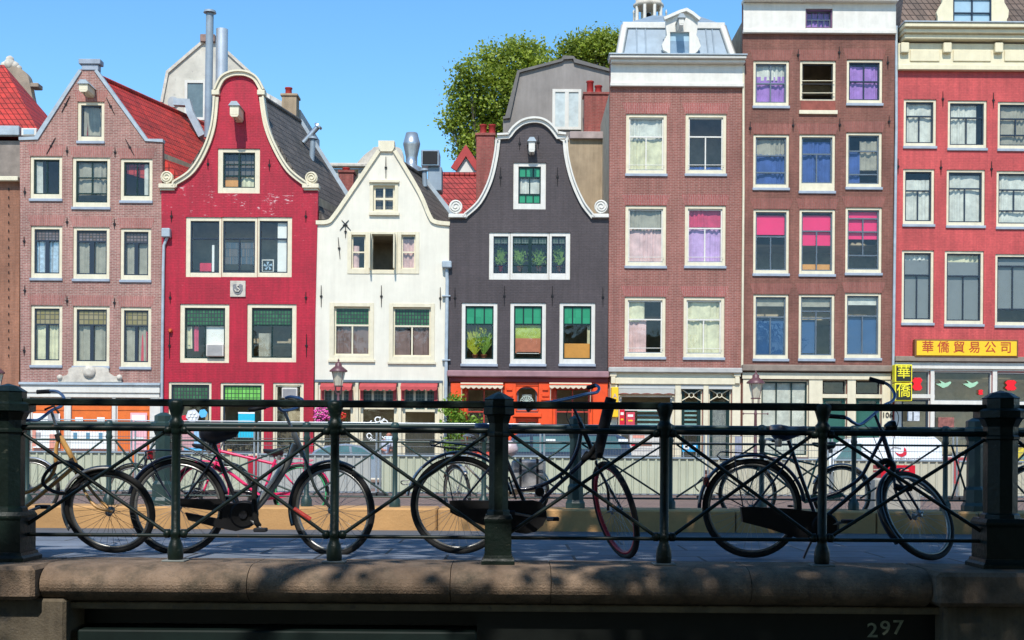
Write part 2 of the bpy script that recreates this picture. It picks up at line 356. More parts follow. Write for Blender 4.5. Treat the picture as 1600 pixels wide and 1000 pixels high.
        for c in cu:
            mat, u0, v0, u1, v1 = c[:5]; kind = c[5] if len(c) > 5 else 'curtain'
            q = MB(); xa, xb = ix0+u0*(ix1-ix0), ix0+u1*(ix1-ix0); zt, zb2 = iz1-v0*h, iz1-v1*h; yy = Y+.25
            if kind == 'curtain':
                n = max(10, int((xb-xa)/.03)); ph = random.random()*6; V_ = []; rr = random.Random(int(x0*7+y0)); xf = 0
                fq = rr.uniform(26, 36)
                for i in range(n+1):
                    x = xa+(xb-xa)*i/n; xf += (xb-xa)/n*rr.uniform(.3,1.7); am = .016*(1+math.sin(x*5+ph)); V_ += [(x, yy+am*math.sin(xf*fq+ph)+.02*math.sin(x*11+ph), zt), (x+.012*math.sin(x*9), yy+am*1.6*math.sin(xf*fq+ph+.3)+.03*math.sin(x*7), zb2)]
                q.add(V_, [(2*i, 2*i+2, 2*i+3, 2*i+1) for i in range(n)], True)
            else: q.box(xa, xb, yy-.03, yy, zb2, zt)
            q.build(kind, CU[mat], w)
        if arch is not None:
            ah = 17*k; sp = 6*k; q = MB(); a = .03
            q.prism([(X0-.02,Z1+.02),(X1+.02,Z1+.02),(X1+sp,Z1+ah),(X0-sp,Z1+ah)], Y-.006, Y+.02); q.build('lintel', arch, w)
        return w
    def rect(s, name, mat, x0, y0, x1, y1, ya, yb, bev=.01, parent=None):
        X0, X1, Z0, Z1 = RC(x0, y0, x1, y1, s.Y); return MB().box(X0, X1, s.Y+ya, s.Y+yb, Z0, Z1, bev).build(name, mat, parent or s.root)
    def anchors(s, pts, L=24, tilt=0):
        for p in pts:
            x, y = p[:2]; t = p[2] if len(p) > 2 else tilt; l = p[3] if len(p) > 3 else L
            a, b = W(x-t/2, y-l/2, s.Y), W(x+t/2, y+l/2, s.Y); m = MB()
            for v in (a, b): v.y = s.Y-.03
            c = (a+b)/2
            m.tube([a, c, b], [.012, .022, .012], 6); bb = .05*min(1, l/15); m.box(c.x-bb, c.x+bb, s.Y-.05, s.Y, c.z-bb*.6, c.z+bb*.6); m.build('wall_anchor', iron, s.root)
    def trim(s, name, mat, pts, w, ya, yb, off=0, parent=None):
        return MB().band([(W(x,y,s.Y).x, W(x,y,s.Y).z) for x, y in pts], w, s.Y+ya, s.Y+yb, off).build(name, mat, parent or s.root)
    def pw(s, x, y, d=0):
        v = W(x, y, s.Y); v.y += d; return v
def smooth(pts, n=6):       # Catmull-Rom through photo points
    P = [Vector(p) for p in pts]; out = []
    for i in range(len(P)-1):
        p0, p1, p2, p3 = P[max(i-1,0)], P[i], P[i+1], P[min(i+2,len(P)-1)]
        for k in range(n):
            t = k/n; out.append(.5*((2*p1)+(p2-p0)*t+(2*p0-5*p1+4*p2-p3)*t*t+(3*p1-p0-3*p2+p3)*t**3))
    out.append(P[-1]); return [tuple(p) for p in out]
def gable_roof(h, le, rg, re, D, shear, mat, verge=True, y0=.29):
    """front triangle photo points: left eave, ridge, right eave"""
    Y = h.Y; a, b, c = [W(*p, Y) for p in (le, rg, re)]; q = shear*D; m = MB(); t = .18
    ya, yb = Y+y0, Y+y0+D
    m.add([(a.x,ya,a.z),(b.x,ya,b.z),(b.x+q,yb,b.z),(a.x+q,yb,a.z),(b.x,ya,b.z),(c.x,ya,c.z),(c.x+q,yb,c.z),(b.x+q,yb,b.z),
           (a.x,ya,a.z-t),(c.x,ya,c.z-t),(c.x+q,yb,c.z-t),(a.x+q,yb,a.z-t)], [(0,1,2,3),(4,5,6,7),(0,4,5,9,8),(3,2,7,6,10,11),(0,3,11,8),(5,9,10,6),(8,9,10,11)])
    r = m.build('roof', mat, h.root)
    MB().tube([(b.x,ya,b.z+.02),(b.x+q,yb,b.z+.02)], .11, 8).build('ridge', mat, r)
    if verge:
        v = MB(); v.band([(b.x+q,b.z+.05),(c.x+q+.12,c.z+.03)], .22, yb-.02, yb+.25); v.build('flashing', lead, r)
    return r
def scroll(h, cx, cy, r, mat, flip=1):
    Y = h.Y; c = W(cx, cy, Y); k = Y/F; m = MB()
    m.lathe([(r*k*.93, -.02), (r*k*.93, .2)], (c.x, Y-.06, c.z), 24, axis='y')
    pts = []
    for i in range(46):
        a = i/45*math.pi*4.3; q = r*k*(1-.8*i/45); pts.append((c.x+flip*q*math.sin(a)*.95, Y-.09, c.z-q*math.cos(a)*.95))
    m.tube(pts, .035, 6); m.build('scroll', mat, h.root)
def hoist(h, x0, y0, x1, y1, proj, mat, capm, hook=True):
    """boxed hoist beam: end face photo rect, projecting proj metres"""
    Yf = h.Y-proj; X0, X1, Z0, Z1 = RC(x0, y0, x1, y1, Yf); m = MB(); d = (X1-X0)*.12
    m.box(X0, X1, Yf, h.Y, Z0+(Z1-Z0)*.12, Z1, .01); m.prism([(X0+d*1.5,Z0-.03),(X1-d*1.5,Z0-.03),(X1,Z0+(Z1-Z0)*.12),(X0,Z0+(Z1-Z0)*.12)], Yf, h.Y)
    o = m.build('hoist_beam', mat, h.root); c = (X0+X1)/2
    w = (X1-X0)/2+.06
    MB().prism([(c-w,Z1),(c+w,Z1),(c+w*.45,Z1+.17),(c-w*.45,Z1+.17)], Yf-.06, h.Y).build('hoist_cap', capm, o)
    if hook: MB().tube([(c,Yf+.12,Z0-.02),(c,Yf+.12,Z0-.14),(c+.03,Yf+.12,Z0-.18),(c+.05,Yf+.12,Z0-.14)], .014, 6).build('hoist_hook', iron, o)
def pipe(h, pts, r, mat, name='downpipe', parent=None, d=-.09):
    return MB().tube([h.pw(x, y, d) for x, y in pts], r, 10).build(name, mat, parent or h.root)
FY = 52.6
# ================================================================== pink-brown brick house with a pointed gable
b1 = BR('pinkish_brick', (.27,.11,.09), (.42,.20,.165), (.50,.41,.35), stain=.3, ms=.012)
a1 = BR('pinkish_soldier_brick', (.34,.13,.11), (.40,.17,.14), (.44,.32,.28), swap=True, bw=.24, rh=.075)
h = House('canal_house', 'pinkish brick canal house with a pointed gable, red tiled roof and orange shopfront panels', 'house', 0, 0, FY, b1,
          [(32,600),(31,216),(57,214),(126,108),(151,108),(228,217),(254,218),(252,600)])
st = dict(cw=(5,5,5,8), sill=True)
h.win(121,159,163,221, rows=((1,1,'g'),), arch=a1, cu=(('g',.0,.0,1,1),), **st)
h.win(47,244,97,311, rows=((1,2,'g'),), sash=dgreen, arch=a1, cu=(('w',0,0,.28,1),), **st)
h.win(113,246,172,324, rows=((.4,2,'g'),(.38,2,'g'),(.22,1,'g')), sash=dgreen, arch=a1, cu=(('g',0,0,1,.8),), **st)
h.win(188,248,238,314, rows=((1,2,'g'),), sash=dgreen, arch=a1, cu=(('w',.74,0,1,1),), **st)
for x0, x1, kk in ((48,97,'sil'),(114,171,'g'),(188,236,'g')):
    d = (x0-48)*.02
    h.win(x0,353+d*1.4,x1,435+d, rows=((.25,1,'mx'),(.75,1,'g')), arch=a1, bars=((.42,.25,.58,1),), cu=((kk,0,.25,1,1),), **st)
    h.win(x0,477+d,x1,571+d, rows=((.30,1,'yl'),(.70,1,'g')), arch=a1, bars=((.44,.3,.56,1),), cu=(('c' if x0 < 100 else 'g',0,.3,.9,1),)+((('rd',.62,.4,.95,.97),) if x0 > 180 else ()), **st)
h.win(46,619,103,735, cas=white, cw=(4,3,4,4), rows=((1,1,'g'),), sill=False, sash=white, cu=(('or_',0,0,1,1,'board'),))
h.win(110,619,176,735, cas=white, cw=(1,3,1,4), rows=((1,1,'g'),), sill=False, sash=white, cu=(('or_',0,0,1,1,'board'),))
h.win(180,619,236,735, cas=white, cw=(3,3,3,4), rows=((1,1,'g'),), sill=False, sash=white, cu=(('or_',0,0,1,1,'board'),))
opn_ = M('orange_boarding', (.68,.14,.015), .55, var=.2, vs=2)
for x0,x1 in ((50,100),(111,173),(183,233)):
    p_ = h.rect('boarding', opn_, x0,623,x1,731, .06,.12,.0); h.rect('boarding_rail', opn_, x0+1,638,x1-1,641, .035,.06,.0,parent=p_)
h.wall(eave=12.9, D=8, shear=.3)
gable_roof(h, (50,220),(139,112),(292,290), 8.2, .33, redtile)
h.trim('gable_coping', lead, [(30,217),(57,216),(126,110)], .13, -.06, .3); h.trim('gable_coping', lead, [(150,110),(229,219),(255,220)], .13, -.06, .3)
h.rect('gable_cap', sillm, 124,93,158,101, -.12,.35,.02); h.rect('gable_cap', sillm, 128,101,154,110, -.05,.32,.02)
hoist(h, 123,131,137,142, .9, cream, lead)
h.anchors([(103,163,-13),(173,166,13),(80,228,-14),(203,230,14)], 26); h.anchors([(105,236),(180,238),(39,300),(105,347),(179,350),(38,377),(39,454),(105,470),(179,473),(38,548)], 15)
h.rect('shop_fascia', white, 34,602,251,614, -.14,.0,.02); h.rect('shop_fascia', white, 36,614,250,621, -.08,.0,.01); h.rect('shop_cornice', lead, 32,598,252,602, -.22,0,.01)
for x0, x1 in ((34,47),(102,111),(175,181),(235,251)): h.rect('pilaster', white, x0,621,x1,735, -.05,.0,.01)
# carved sandstone ornament
sand = M('pale_sandstone', (.55,.50,.42), .85, var=.3, vs=4, bump=.5, bs=20, dirt=(.25,.22,.18), dth=.64)
o = smooth([(92,597),(94,589),(101,588),(108,584),(111,575),(140,573),(168,575),(172,583),(180,588),(187,588),(191,597)], 4)
m = MB().prism([(h.pw(x,y).x, h.pw(x,y).z) for x, y in o], FY-.12, FY); orn = m.build('carved_ornament', sand, h.root)
c = h.pw(141,581); MB().lathe([(.26,-.06),(.25,-.1),(.12,-.14)], (c.x, FY-.1, c.z), 18, axis='y').build('medallion', sand, orn)
for x in (95,188):
    c = h.pw(x,590); MB().lathe([(.12,-.1),(.10,-.16),(.04,-.19)], (c.x, FY-.02, c.z), 14, axis='y').build('rosette', sand, orn)
H1 = h
# posters on the boarded shop
def poster(hh, x0, y0, x1, y1, mat, label, cat='poster', d=-.03, marks=()):
    X0, X1, Z0, Z1 = RC(x0,y0,x1,y1,hh.Y); m = MB().box(X0, X1, hh.Y+d-.012, hh.Y+d, Z0, Z1)
    t = m.build('poster', mat); t['label'] = label; t['category'] = cat
    for (u0,v0,u1,v1,mm) in marks:
        MB().box(X0+u0*(X1-X0), X0+u1*(X1-X0), hh.Y+d-.02, hh.Y+d-.0125, Z1-v1*(Z1-Z0), Z1-v0*(Z1-Z0)).build('print', mm, t)
    return t
pap = M('paper_white', (.78,.78,.74), .8, var=.06); pink = M('pale_pink_paper', (.80,.42,.45), .8, var=.15); inkb = M('blue_ink', (.10,.25,.36), .8, var=.2); salmon = M('salmon_paper', (.72,.30,.22), .8, var=.2); greyink = M('grey_ink', (.35,.33,.33), .8); redp = M('red_plastic', (.62,.01,.03), .4, var=.15)
poster(h, 52,646,94,700, pap, 'poster board with grey prints on the left shop bay of the pinkish house', marks=((.55,.0,.95,.35,greyink),(.1,.55,.3,.7,greyink),(.0,.2,.12,.95,salmon),(.62,.6,.9,1,salmon)))
poster(h, 108,674,168,701, pap, 'white banner with three blue sketched bags under the orange shop panel', marks=((.12,.08,.22,.5,inkb),(.45,.08,.55,.5,inkb),(.78,.08,.88,.5,inkb)))
poster(h, 118,652,130,666, pap, 'small white sheet hanging left on the middle orange panel')
poster(h, 152,652,164,666, pap, 'small white sheet hanging right on the middle orange panel')
poster(h, 204,645,230,703, pink, 'pale pink poster with white text strip on the right orange panel', marks=((.1,.06,.9,.2,pap),(.2,.65,.8,.7,pap)))
# ================================================================== crimson house with a bell gable
b2 = BR('crimson_painted_brick', (.47,.005,.030), (.40,.004,.025), (.34,.004,.022), rough=.55, stain=.3, ms=.010, bump=.6, flake=(.62,.40,.40), fth=.652, fz=(11.6,2.4,.065))
Lc = smooth([(274,286),(300,268),(320,236),(333,198),(338,152)], 6); Rc = smooth([(410,152),(417,196),(431,232),(452,266),(479,288)], 6)
arch = smooth([(338,142),(347,124),(360,116),(374,114),(388,116),(401,124),(411,142)], 5)
h = House('canal_house', 'crimson painted house with a cream-edged bell gable and scrolls', 'house', 0, 0, FY-.03, b2, [(254,600),(252,294)]+Lc+arch+Rc+[(497,294),(490,600)])
h.win(340,232,406,302, cw=(8,6,8,9), sash=dgreen, sill=False, rows=((.33,2,'g'),(.33,2,'g'),(.34,2,'g')), bars=((.47,0,.53,1),), cu=(('or_',.05,.68,.45,1,'board'),('c',.55,.68,.95,1)), arch=None)
h.win(290,339,346,433, cw=(7,6,4,7), sill=False, rows=((.34,1,'g'),(.66,1,'g')), cu=(('wh',.72,.45,.8,1,'board'),('rd',.3,.8,.7,.96,'board')))
h.win(346,339,402,433, cw=(2,6,4,7), sill=False, rows=((.34,1,'g'),(.66,2,'g')), cu=(('bk',.05,.40,.95,.82,'board'),))
h.win(402,339,456,433, cw=(3,6,7,7), sill=False, rows=((.34,1,'g'),(.66,1,'g')), cu=(('wh',.62,0,1,1,'board'),))
h.win(281,475,358,567, cw=(7,6,7,7), sash=dgreen, sill=False, rows=((.34,1,'gr'),(.66,2,'g')), cu=(('wh',.5,.34,.98,.75,'board'),('r',.2,.36,.32,.85),('c',.03,.36,.16,.8)))
h.win(386,475,463,566, cw=(7,6,7,7), sash=dgreen, sill=False, rows=((.34,1,'gr'),(.66,2,'g')), cu=(('g',.15,.5,.45,1),))
h.win(263,597,330,712, cw=(4,4,4,4), sill=False, rows=((.26,1,'gr'),(.74,1,'g')))
h.win(344,598,412,712, cw=(4,4,4,4), sill=False, rows=((.26,1,'lime'),(.74,1,'g')))
d = h.win(426,598,474,735, cw=(4,4,4,4), sill=False, rows=((.2,1,'g'),(.8,1,'g')), name='door', sash=cream, cu=(('wh',.3,0,.8,.16,'board'),))
h.wall(eave=11.2, D=7, shear=.2)
gable_roof(h, (272,292),(374,128),(522,366), 6, .24, greytile)
h.trim('gable_moulding', cream, [(272,292)]+Lc, .20, -.12, .3, off=-.02); h.trim('gable_moulding', cream, arch, .22, -.14, .3, off=-.02); h.trim('gable_moulding', cream, Rc+[(481,292)], .20, -.12, .3, off=-.02)
h.trim('gable_bead', cream, [(272,292)]+Lc, .07, -.2, -.12, off=.05); h.trim('gable_bead', cream, arch, .07, -.22, -.14, off=.05); h.trim('gable_bead', cream, Rc+[(481,292)], .07, -.2, -.12, off=.05)
for x in (332,403): h.rect('gable_capital', cream, x,142,x+12,150, -.2,.25,.02)
for x0, x1 in ((249,275),(473,499)): h.rect('gable_foot', cream, x0,288,x1,295, -.18,.3,.02); h.rect('gable_foot', cream, x0+2,295,x1-2,298, -.1,.3,.01)
scroll(h, 261,277,10,cream); scroll(h, 487,278,10,cream,-1)
hoist(h, 359,165,373,181, .95, cream, lead)
pl = h.rect('crest_plaque', sand, 360,439,384,464, -.06,.0,.01)
X0, X1, Z0, Z1 = RC(363,442,381,461,h.Y); cx, cz = (X0+X1)/2, (Z0+Z1)/2
gm = M('plaque_grey', (.2,.2,.21), .7, var=.4, vs=12)
m = MB(); m.prism([(cx-.2,cz+.16),(cx-.1,cz+.2),(cx,cz+.15),(cx+.1,cz+.2),(cx+.2,cz+.16),(cx+.2,cz-.04),(cx+.12,cz-.19),(cx,cz-.24),(cx-.12,cz-.19),(cx-.2,cz-.04)], h.Y-.085, h.Y-.06); sh = m.build('crest_shield', gm, pl)
MB().tube([(cx+.05,h.Y-.1,cz+.13),(cx-.03,h.Y-.1,cz+.12),(cx-.01,h.Y-.1,cz+.03),(cx+.09,h.Y-.1,cz-.03),(cx+.04,h.Y-.1,cz-.12),(cx-.08,h.Y-.1,cz-.11),(cx-.12,h.Y-.1,cz-.02)], .032, 6).build('crest_bird', sand, pl)
h.anchors([(268,338),(478,338),(266,465),(478,465),(265,540,0,40),(479,540,0,36),(325,256),(421,258)], 18)
MB().box(*[*RC(255,358,268,372,h.Y)[:2], h.Y-.3, h.Y, *RC(255,358,268,372,h.Y)[2:]], .03).build('rain_hopper', lead, h.root)
pipe(h, [(262,372),(257,384),(256,420),(255,500),(254,600),(253,735)], .06, lead)
c = h.pw(267,517); MB().lathe([(.06,-.02),(.09,-.08),(.05,-.18)], (c.x,h.Y,c.z), 12, axis='y').build('alarm_bell', M('orange_plastic', (.6,.12,.03), .5), h.root)
H2 = h
# window air conditioner, table fan, drawn from outside
def acbox(hh, x0,y0,x1,y1,label):
    X0,X1,Z0,Z1 = RC(x0,y0,x1,y1,hh.Y); t = thing('air_conditioner', ((X0+X1)/2,hh.Y,Z0), label, 'air conditioner')
    MB().box(X0,X1,hh.Y-.12,hh.Y+.35,Z0,Z1,.02).build('casing', M('ac_ivory', (.6,.56,.5), .5, var=.1), t)
    g = MB(); n = 9
    for i in range(n): z = Z0+.06+(Z1-Z0-.12)*i/(n-1); g.box(X0+.05,X1-.05,hh.Y-.135,hh.Y-.115,z-.01,z+.01)
    g.build('grille', greyink, t)
acbox(h, 323,538,350,557, 'ivory window air conditioner in the lower left window of the crimson house')
acbox(h, 441,606,465,622, 'small grey air conditioner over the door of the crimson house')
X0,X1,Z0,Z1 = RC(407,404,426,424,h.Y); t = thing('box_fan', ((X0+X1)/2,h.Y+.3,Z0), 'square white box fan in the right light of the crimson triple window', 'fan')
fm = MB(); yy = h.Y+.26
fm.box(X0,X0+.04,yy,yy+.1,Z0,Z1); fm.box(X1-.04,X1,yy,yy+.1,Z0,Z1); fm.box(X0+.04,X1-.04,yy,yy+.1,Z0,Z0+.04); fm.box(X0+.04,X1-.04,yy,yy+.1,Z1-.04,Z1); fm.build('housing', white, t)
cx, cz = (X0+X1)/2, (Z0+Z1)/2; bl = MB()
for i in range(5):
    a = i*1.257; bl.prism([(cx+.03*math.cos(a+1),cz+.03*math.sin(a+1)),(cx+.18*math.cos(a),cz+.18*math.sin(a)),(cx+.19*math.cos(a+.6),cz+.19*math.sin(a+.6)),(cx+.03*math.cos(a+2),cz+.03*math.sin(a+2))], yy+.04, yy+.05)
bl.build('blades', steel, t)
# ================================================================== white plastered house
b3 = M('cream_plaster', (.70,.66,.55), .8, var=.1, vs=1.0, streak=.13, bump=.25, bs=6, dirt=(.62,.57,.47), dth=.70)
Lc = smooth([(494,348),(512,347),(522,338),(545,305),(592,236)], 4); Rc = smooth([(617,236),(655,300),(671,337),(680,347),(703,350)], 4)
h = House('canal_house', 'cream plastered house with a plain sloping neck gable and red scalloped awnings', 'house', 0, 0, FY+.04, b3, [(492,600)]+Lc+[(592,224),(617,224)]+Rc+[(699,600)])
h.win(578,286,622,334, cw=(5,4,5,4), sash=cream, rows=((.5,2,'g'),(.5,2,'g')), sill=False, rec=-.03, sw=.09, bars=((.46,0,.54,1),))
h.rect('window_sill', cream, 577,332,624,337, -.12,0,.01); h.rect('window_head', cream, 577,282,624,286, -.12,0,.01)
h.win(543,362,577,428, cw=(6,5,6,8), sash=cream, rows=((.5,1,'g'),(.5,1,'g')), sill=False, rec=-.03, cu=(('pk',.05,.3,.5,1),), sw=.06)
h.win(577,362,621,428, cw=(4,4,4,6), sash=cream, rows=((1,1,'g'),), sill=False, rec=-.03, opn=((0,),), sw=.03)
h.win(621,362,655,428, cw=(6,5,6,8), sash=cream, rows=((.5,1,'g'),(.5,1,'g')), sill=False, rec=-.03, cu=(('pk',.1,.1,.9,1),), sw=.06)
for x in (579,617):    # open casements seen edge-on
    a = h.pw(x,366); b = h.pw(x,421); MB().box(a.x-.03,a.x+.03,h.Y-.42,h.Y-.04,b.z,a.z,.01).build('open_casement', cream, h.root)
h.win(515,473,584,562, cw=(7,6,6,7), sash=cream, rows=((.38,1,'gr'),(.62,2,'g')), sill=False, rec=-.03, cu=(('br',.02,.4,.45,1),('br',.53,.4,.98,1)), sw=.07)
h.win(608,474,679,565, cw=(6,6,6,8), sash=cream, rows=((.38,1,'gr'),(.62,2,'g')), sill=False, rec=-.03, cu=(('br',.02,.45,.45,1),('br',.53,.4,.98,1)), sw=.07)
for x0, x1, y in ((513,586,563),(606,681,566)): h.rect('window_sill', cream, x0,y-1,x1,y+3, -.1,0,.01)
for x0, x1 in ((500,554),(560,622),(626,686)):
    h.win(x0,597,x1,735 if x0 > 600 else 722, cw=(3,2,3,3), sash=cream, rows=((.32,3,'grd'),(.68,1,'g')), sill=False, sw=.1, name='shop_window' if x0 < 600 else 'door')
h.wall(eave=9.6, D=6, shear=.2)
gable_roof(h, (510,352),(604,238),(690,352), 4.2, .26, greytile)
h.trim('gable_coping', cream, Lc, .16, -.1, .3); h.trim('gable_coping', cream, Rc, .16, -.1, .3)
k = FY/F; a = h.pw(604,229); m = MB(); m.prism([(a.x-.33,a.z+.22),(a.x+.33,a.z+.22),(a.x+.33,a.z-.05),(a.x+.24,a.z-.22),(a.x-.24,a.z-.22),(a.x-.33,a.z-.05)], h.Y-.12, h.Y+.3); m.build('gable_cap', cream, h.root)
h.anchors([(530,388,3,34),(603,262,0,34),(502,463,0,34),(596,463,0,34),(688,466,0,34)]); h.anchors([(538,352,-14,16),(541,352,14,16),(540,362,0,20)])
h.rect('shop_lintel', greysash, 492,594,692,598, -.1,0,.01)
for x in (492,555,622,686): h.rect('pilaster', cream, x,598,x+5,735, -.08,0,.01)
awr = M('dull_red_canvas', (.42,.06,.06), .85, var=.2)
for x0, x1 in ((502,551),(563,620),(627,684)):
    X0,X1,Z0,Z1 = RC(x0,599,x1,608,h.Y); aw = MB(); n = 48; P = []
    for i in range(n+1):
        u = i/n; x = X0+(X1-X0)*u; P += [(x,h.Y-.1,Z1),(x,h.Y-.42,Z1-.16),(x,h.Y-.43,Z1-.26-.06*abs(math.sin(u*math.pi*6)))]
    aw.add(P, [(3*i,3*i+3,3*i+4,3*i+1) for i in range(n)]+[(3*i+1,3*i+4,3*i+5,3*i+2) for i in range(n)])
    t = thing('awning', ((X0+X1)/2,h.Y,Z0), {502:'red scalloped awning over the left bay of the cream house, behind the lamp',563:'red scalloped awning over the middle bay of the cream house',627:'red scalloped awning over the right bay of the cream house'}[x0], 'awning', 'red awnings on the cream house')
    aw.build('canvas', awr, t)
    for xx in (X0, X1-.14): MB().box(xx,xx+.14,h.Y-.12,h.Y-.09,Z1-.95,Z1).build('side_drape', awr, t)
X0,X1,Z0,Z1 = RC(691,409,706,420,h.Y); rh = MB().box(X0,X1,h.Y-.32,h.Y,Z0,Z1,.04).build('rain_hopper', lead, h.root)
pipe(h, [(698,418),(699,440),(698,520),(697,600),(696,735)], .075, lead)
for y in (463,563): h.rect('pipe_bracket', lead, 691,y-1,704,y+1, -.2,0,.005)
# arched white lettering and rings on the shop glass
lt = M('white_lettering', (.85,.85,.82), .6, var=.02)
c = h.pw(590,672)
def arctext(hh, s, cx, cz, rad, size, a0, a1, up=True):
    for i, ch in enumerate(s):
        if ch == ' ': continue
        a = a0+(a1-a0)*i/(len(s)-1); o = text(ch, size, (0,0,0) if False else WL[hh.root.name], lt, 'shop_lettering', hh.root, .004, bold=.006)
        rot = Matrix.Rotation((math.pi/2-a) if up else (-math.pi/2-a), 4, 'Y'); o.data.transform(Matrix.Translation(Vector((cx+rad*math.cos(a),hh.Y-.02,cz+rad*math.sin(a)))-WL[hh.root.name]) @ rot)
arctext(h, 'cc OVCa', c.x, c.z, .42, .34, R(150), R(30)); arctext(h, 'Cho  h', c.x, c.z-.05, .40, .30, R(205), R(320), False)
H3 = h
# ================================================================== charcoal house
b4 = BR('charcoal_painted_brick', (.062,.048,.050), (.078,.060,.063), (.044,.034,.036), rough=.6, stain=.35, ms=.010, bump=.6, flake=(.16,.14,.14), fth=.70)
Lc = smooth([(727,335),(748,315),(764,283),(773,246),(777,214)], 6); Rc = smooth([(884,213),(887,246),(896,282),(911,316),(925,335)], 6)
arch = [(777,214)]+smooth([(795,213),(803,202),(816,192),(832,188),(848,190),(861,199),(871,212)], 5)+[(884,213)]
h = House('canal_house', 'charcoal house with a white-edged bell gable and an orange-red wooden shopfront', 'house', 0, 0, FY-.02, b4, [(701,600),(702,341)]+Lc+arch[1:-1]+Rc+[(951,341),(949,600)])
h.win(802,254,853,327, cas=white, cw=(8,6,8,9), sash=dgreen, rows=((.28,3,'em'),(.46,2,'g'),(.26,3,'em')), cu=(('w',0,.26,1,.76),), sill=False)
h.win(764,363,797,437, cas=white, cw=(7,6,3,10), sill=False, rows=((.2,2,'grd'),(.58,1,'g'),(.22,3,'g')), sw=.04)
h.win(797,363,858,437, cas=white, cw=(4,6,3,10), sill=False, sash=dgreen, rows=((.2,4,'grd'),(.58,2,'g'),(.22,4,'g')), bars=((.45,0,.55,1),), sw=.04)
h.win(858,363,891,437, cas=white, cw=(4,6,7,10), sill=False, rows=((.2,2,'grd'),(.58,1,'g'),(.22,3,'g')), sw=.04)
h.win(721,473,777,569, cas=white, cw=(6,5,6,8), sash=dgreen, rows=((.34,3,'em'),(.66,1,'g')))
h.win(797,473,853,569, cas=white, cw=(6,5,6,8), sash=dgreen, rows=((.34,3,'em'),(.66,1,'g')), cu=(('yg',.05,.34,.95,.60,'board'),('ro',.05,.60,.95,.88,'board'),('wh',.1,.86,.9,.89,'board')))
h.win(874,473,930,569, cas=white, cw=(6,5,6,8), sash=dgreen, rows=((.34,3,'em'),(.66,1,'g')), cu=(('or_',.0,.7,1,1,'board'),('c',.86,.36,1,.97)))
orr = M('orange_red_woodwork', (.78,.075,.008), .45, var=.18, vs=2, coat=.2); drr = M('dark_red_woodwork', (.16,.008,.006), .5, var=.2)
for x0, x1 in ((724,788),(863,926)):
    h.win(x0,604,x1,712, cas=orr, cw=(5,3,5,4), sash=M('red_sash', (.45,.04,.02), .5), rows=((.36,2,'g'),(.64,2,'g')), sill=False, name='shop_window')
h.win(806,603,841,643, cas=orr, cw=(2,2,2,2), sash=greysash, rows=((1,1,'g'),), sill=False, name='fanlight', cu=(('gb',.25,.3,.75,.95,'board'),))
h.win(802,652,845,735, cas=orr, cw=(6,5,6,4), sash=orr, rows=((.5,2,'g'),(.5,1,'g')), sill=False, name='door')
h.wall(eave=9.9, D=6)
h.trim('gable_moulding', white, [(724,339)]+Lc[:-1]+[(777,219)], .20, -.12, .3, off=-.04); h.trim('gable_moulding', white, arch, .20, -.14, .3, off=-.02); h.trim('gable_moulding', white, [(884,219)]+Rc[1:]+[(928,339)], .20, -.12, .3, off=-.04)
h.trim('gable_bead', white, [(724,339)]+Lc[:-1]+[(777,221)], .06, -.2, -.12, off=.02); h.trim('gable_bead', white, arch, .08, -.24, -.14, off=.06); h.trim('gable_bead', white, [(884,221)]+Rc[1:]+[(928,339)], .06, -.2, -.12, off=.02)
for x0, x1 in ((701,729),(924,951)): h.rect('gable_foot', white, x0,335,x1,341, -.18,.3,.02)
for cx_, f in ((712,1),(939,-1)):
    scroll(h, cx_,323,11,white,f)
hoist(h, 826,221,836,236, .6, white, lead)
h.anchors([(812,224,0,20),(841,222,0,20),(782,276,0,28),(871,276,0,28),(711,465,0,30),(788,462,0,30),(863,462,0,30),(942,464,0,30)])
h.rect('shop_cornice', M('mauve_cornice', (.30,.16,.17), .6, var=.2), 699,580,951,590, -.35,0,.04); h.rect('shop_fascia', drr, 702,590,950,598, -.15,0,.02)
h.rect('shopfront_frame', orr, 704,598,724,735, -.1,.0,.02); h.rect('shopfront_frame', orr, 788,598,806,735, -.1,.0,.02); h.rect('shopfront_frame', orr, 841,598,863,735, -.1,.0,.02); h.rect('shopfront_frame', orr, 926,598,949,735, -.1,.0,.02)
h.rect('shopfront_head', orr, 724,598,788,604, -.06,0,.01); h.rect('shopfront_head', orr, 863,598,926,604, -.06,0,.01); h.rect('shopfront_head', orr, 806,598,841,603, -.06,0,.01); h.rect('door_head', orr, 801,645,846,652, -.16,.0,.02)
for x in (796,852):
    for y, w in ((606,9),(616,11),(622,13)): h.rect('pilaster_bracket', orr, x-w/2,y,x+w/2,y+4, -.17,-.1,.01)
cx_, cz_ = h.pw(823,627).x, h.pw(823,627).z
m = MB()
for i in range(9): a = math.pi*i/8; m.tube([(cx_,h.Y+.1,cz_-.05),(cx_+.26*math.cos(a),h.Y+.1,cz_-.05+.26*math.sin(a))], .014, 5)
m.tube([(cx_+.27*math.cos(math.pi*i/16),h.Y+.1,cz_-.05+.27*math.sin(math.pi*i/16)) for i in range(17)], .016, 5); m.build('fanlight_tracery', M('pale_green_paint', (.5,.6,.52), .6), h.root)
for s_ in (-1,1):   # arched corners of the fanlight
    X = cx_+s_*.46; Zt = h.pw(823,604).z; q = [(X,Zt),(X-s_*.46,Zt)]+[(X-s_*(.46-.46*math.sin(t*math.pi/12)), Zt-.42+.42*math.cos(t*math.pi/12)) for t in range(0,7)]
    MB().prism(q, h.Y-.03, h.Y+.04).build('fanlight_arch', orr, h.root)
awc = M('cream_canvas', (.62,.52,.38), .85, var=.15)
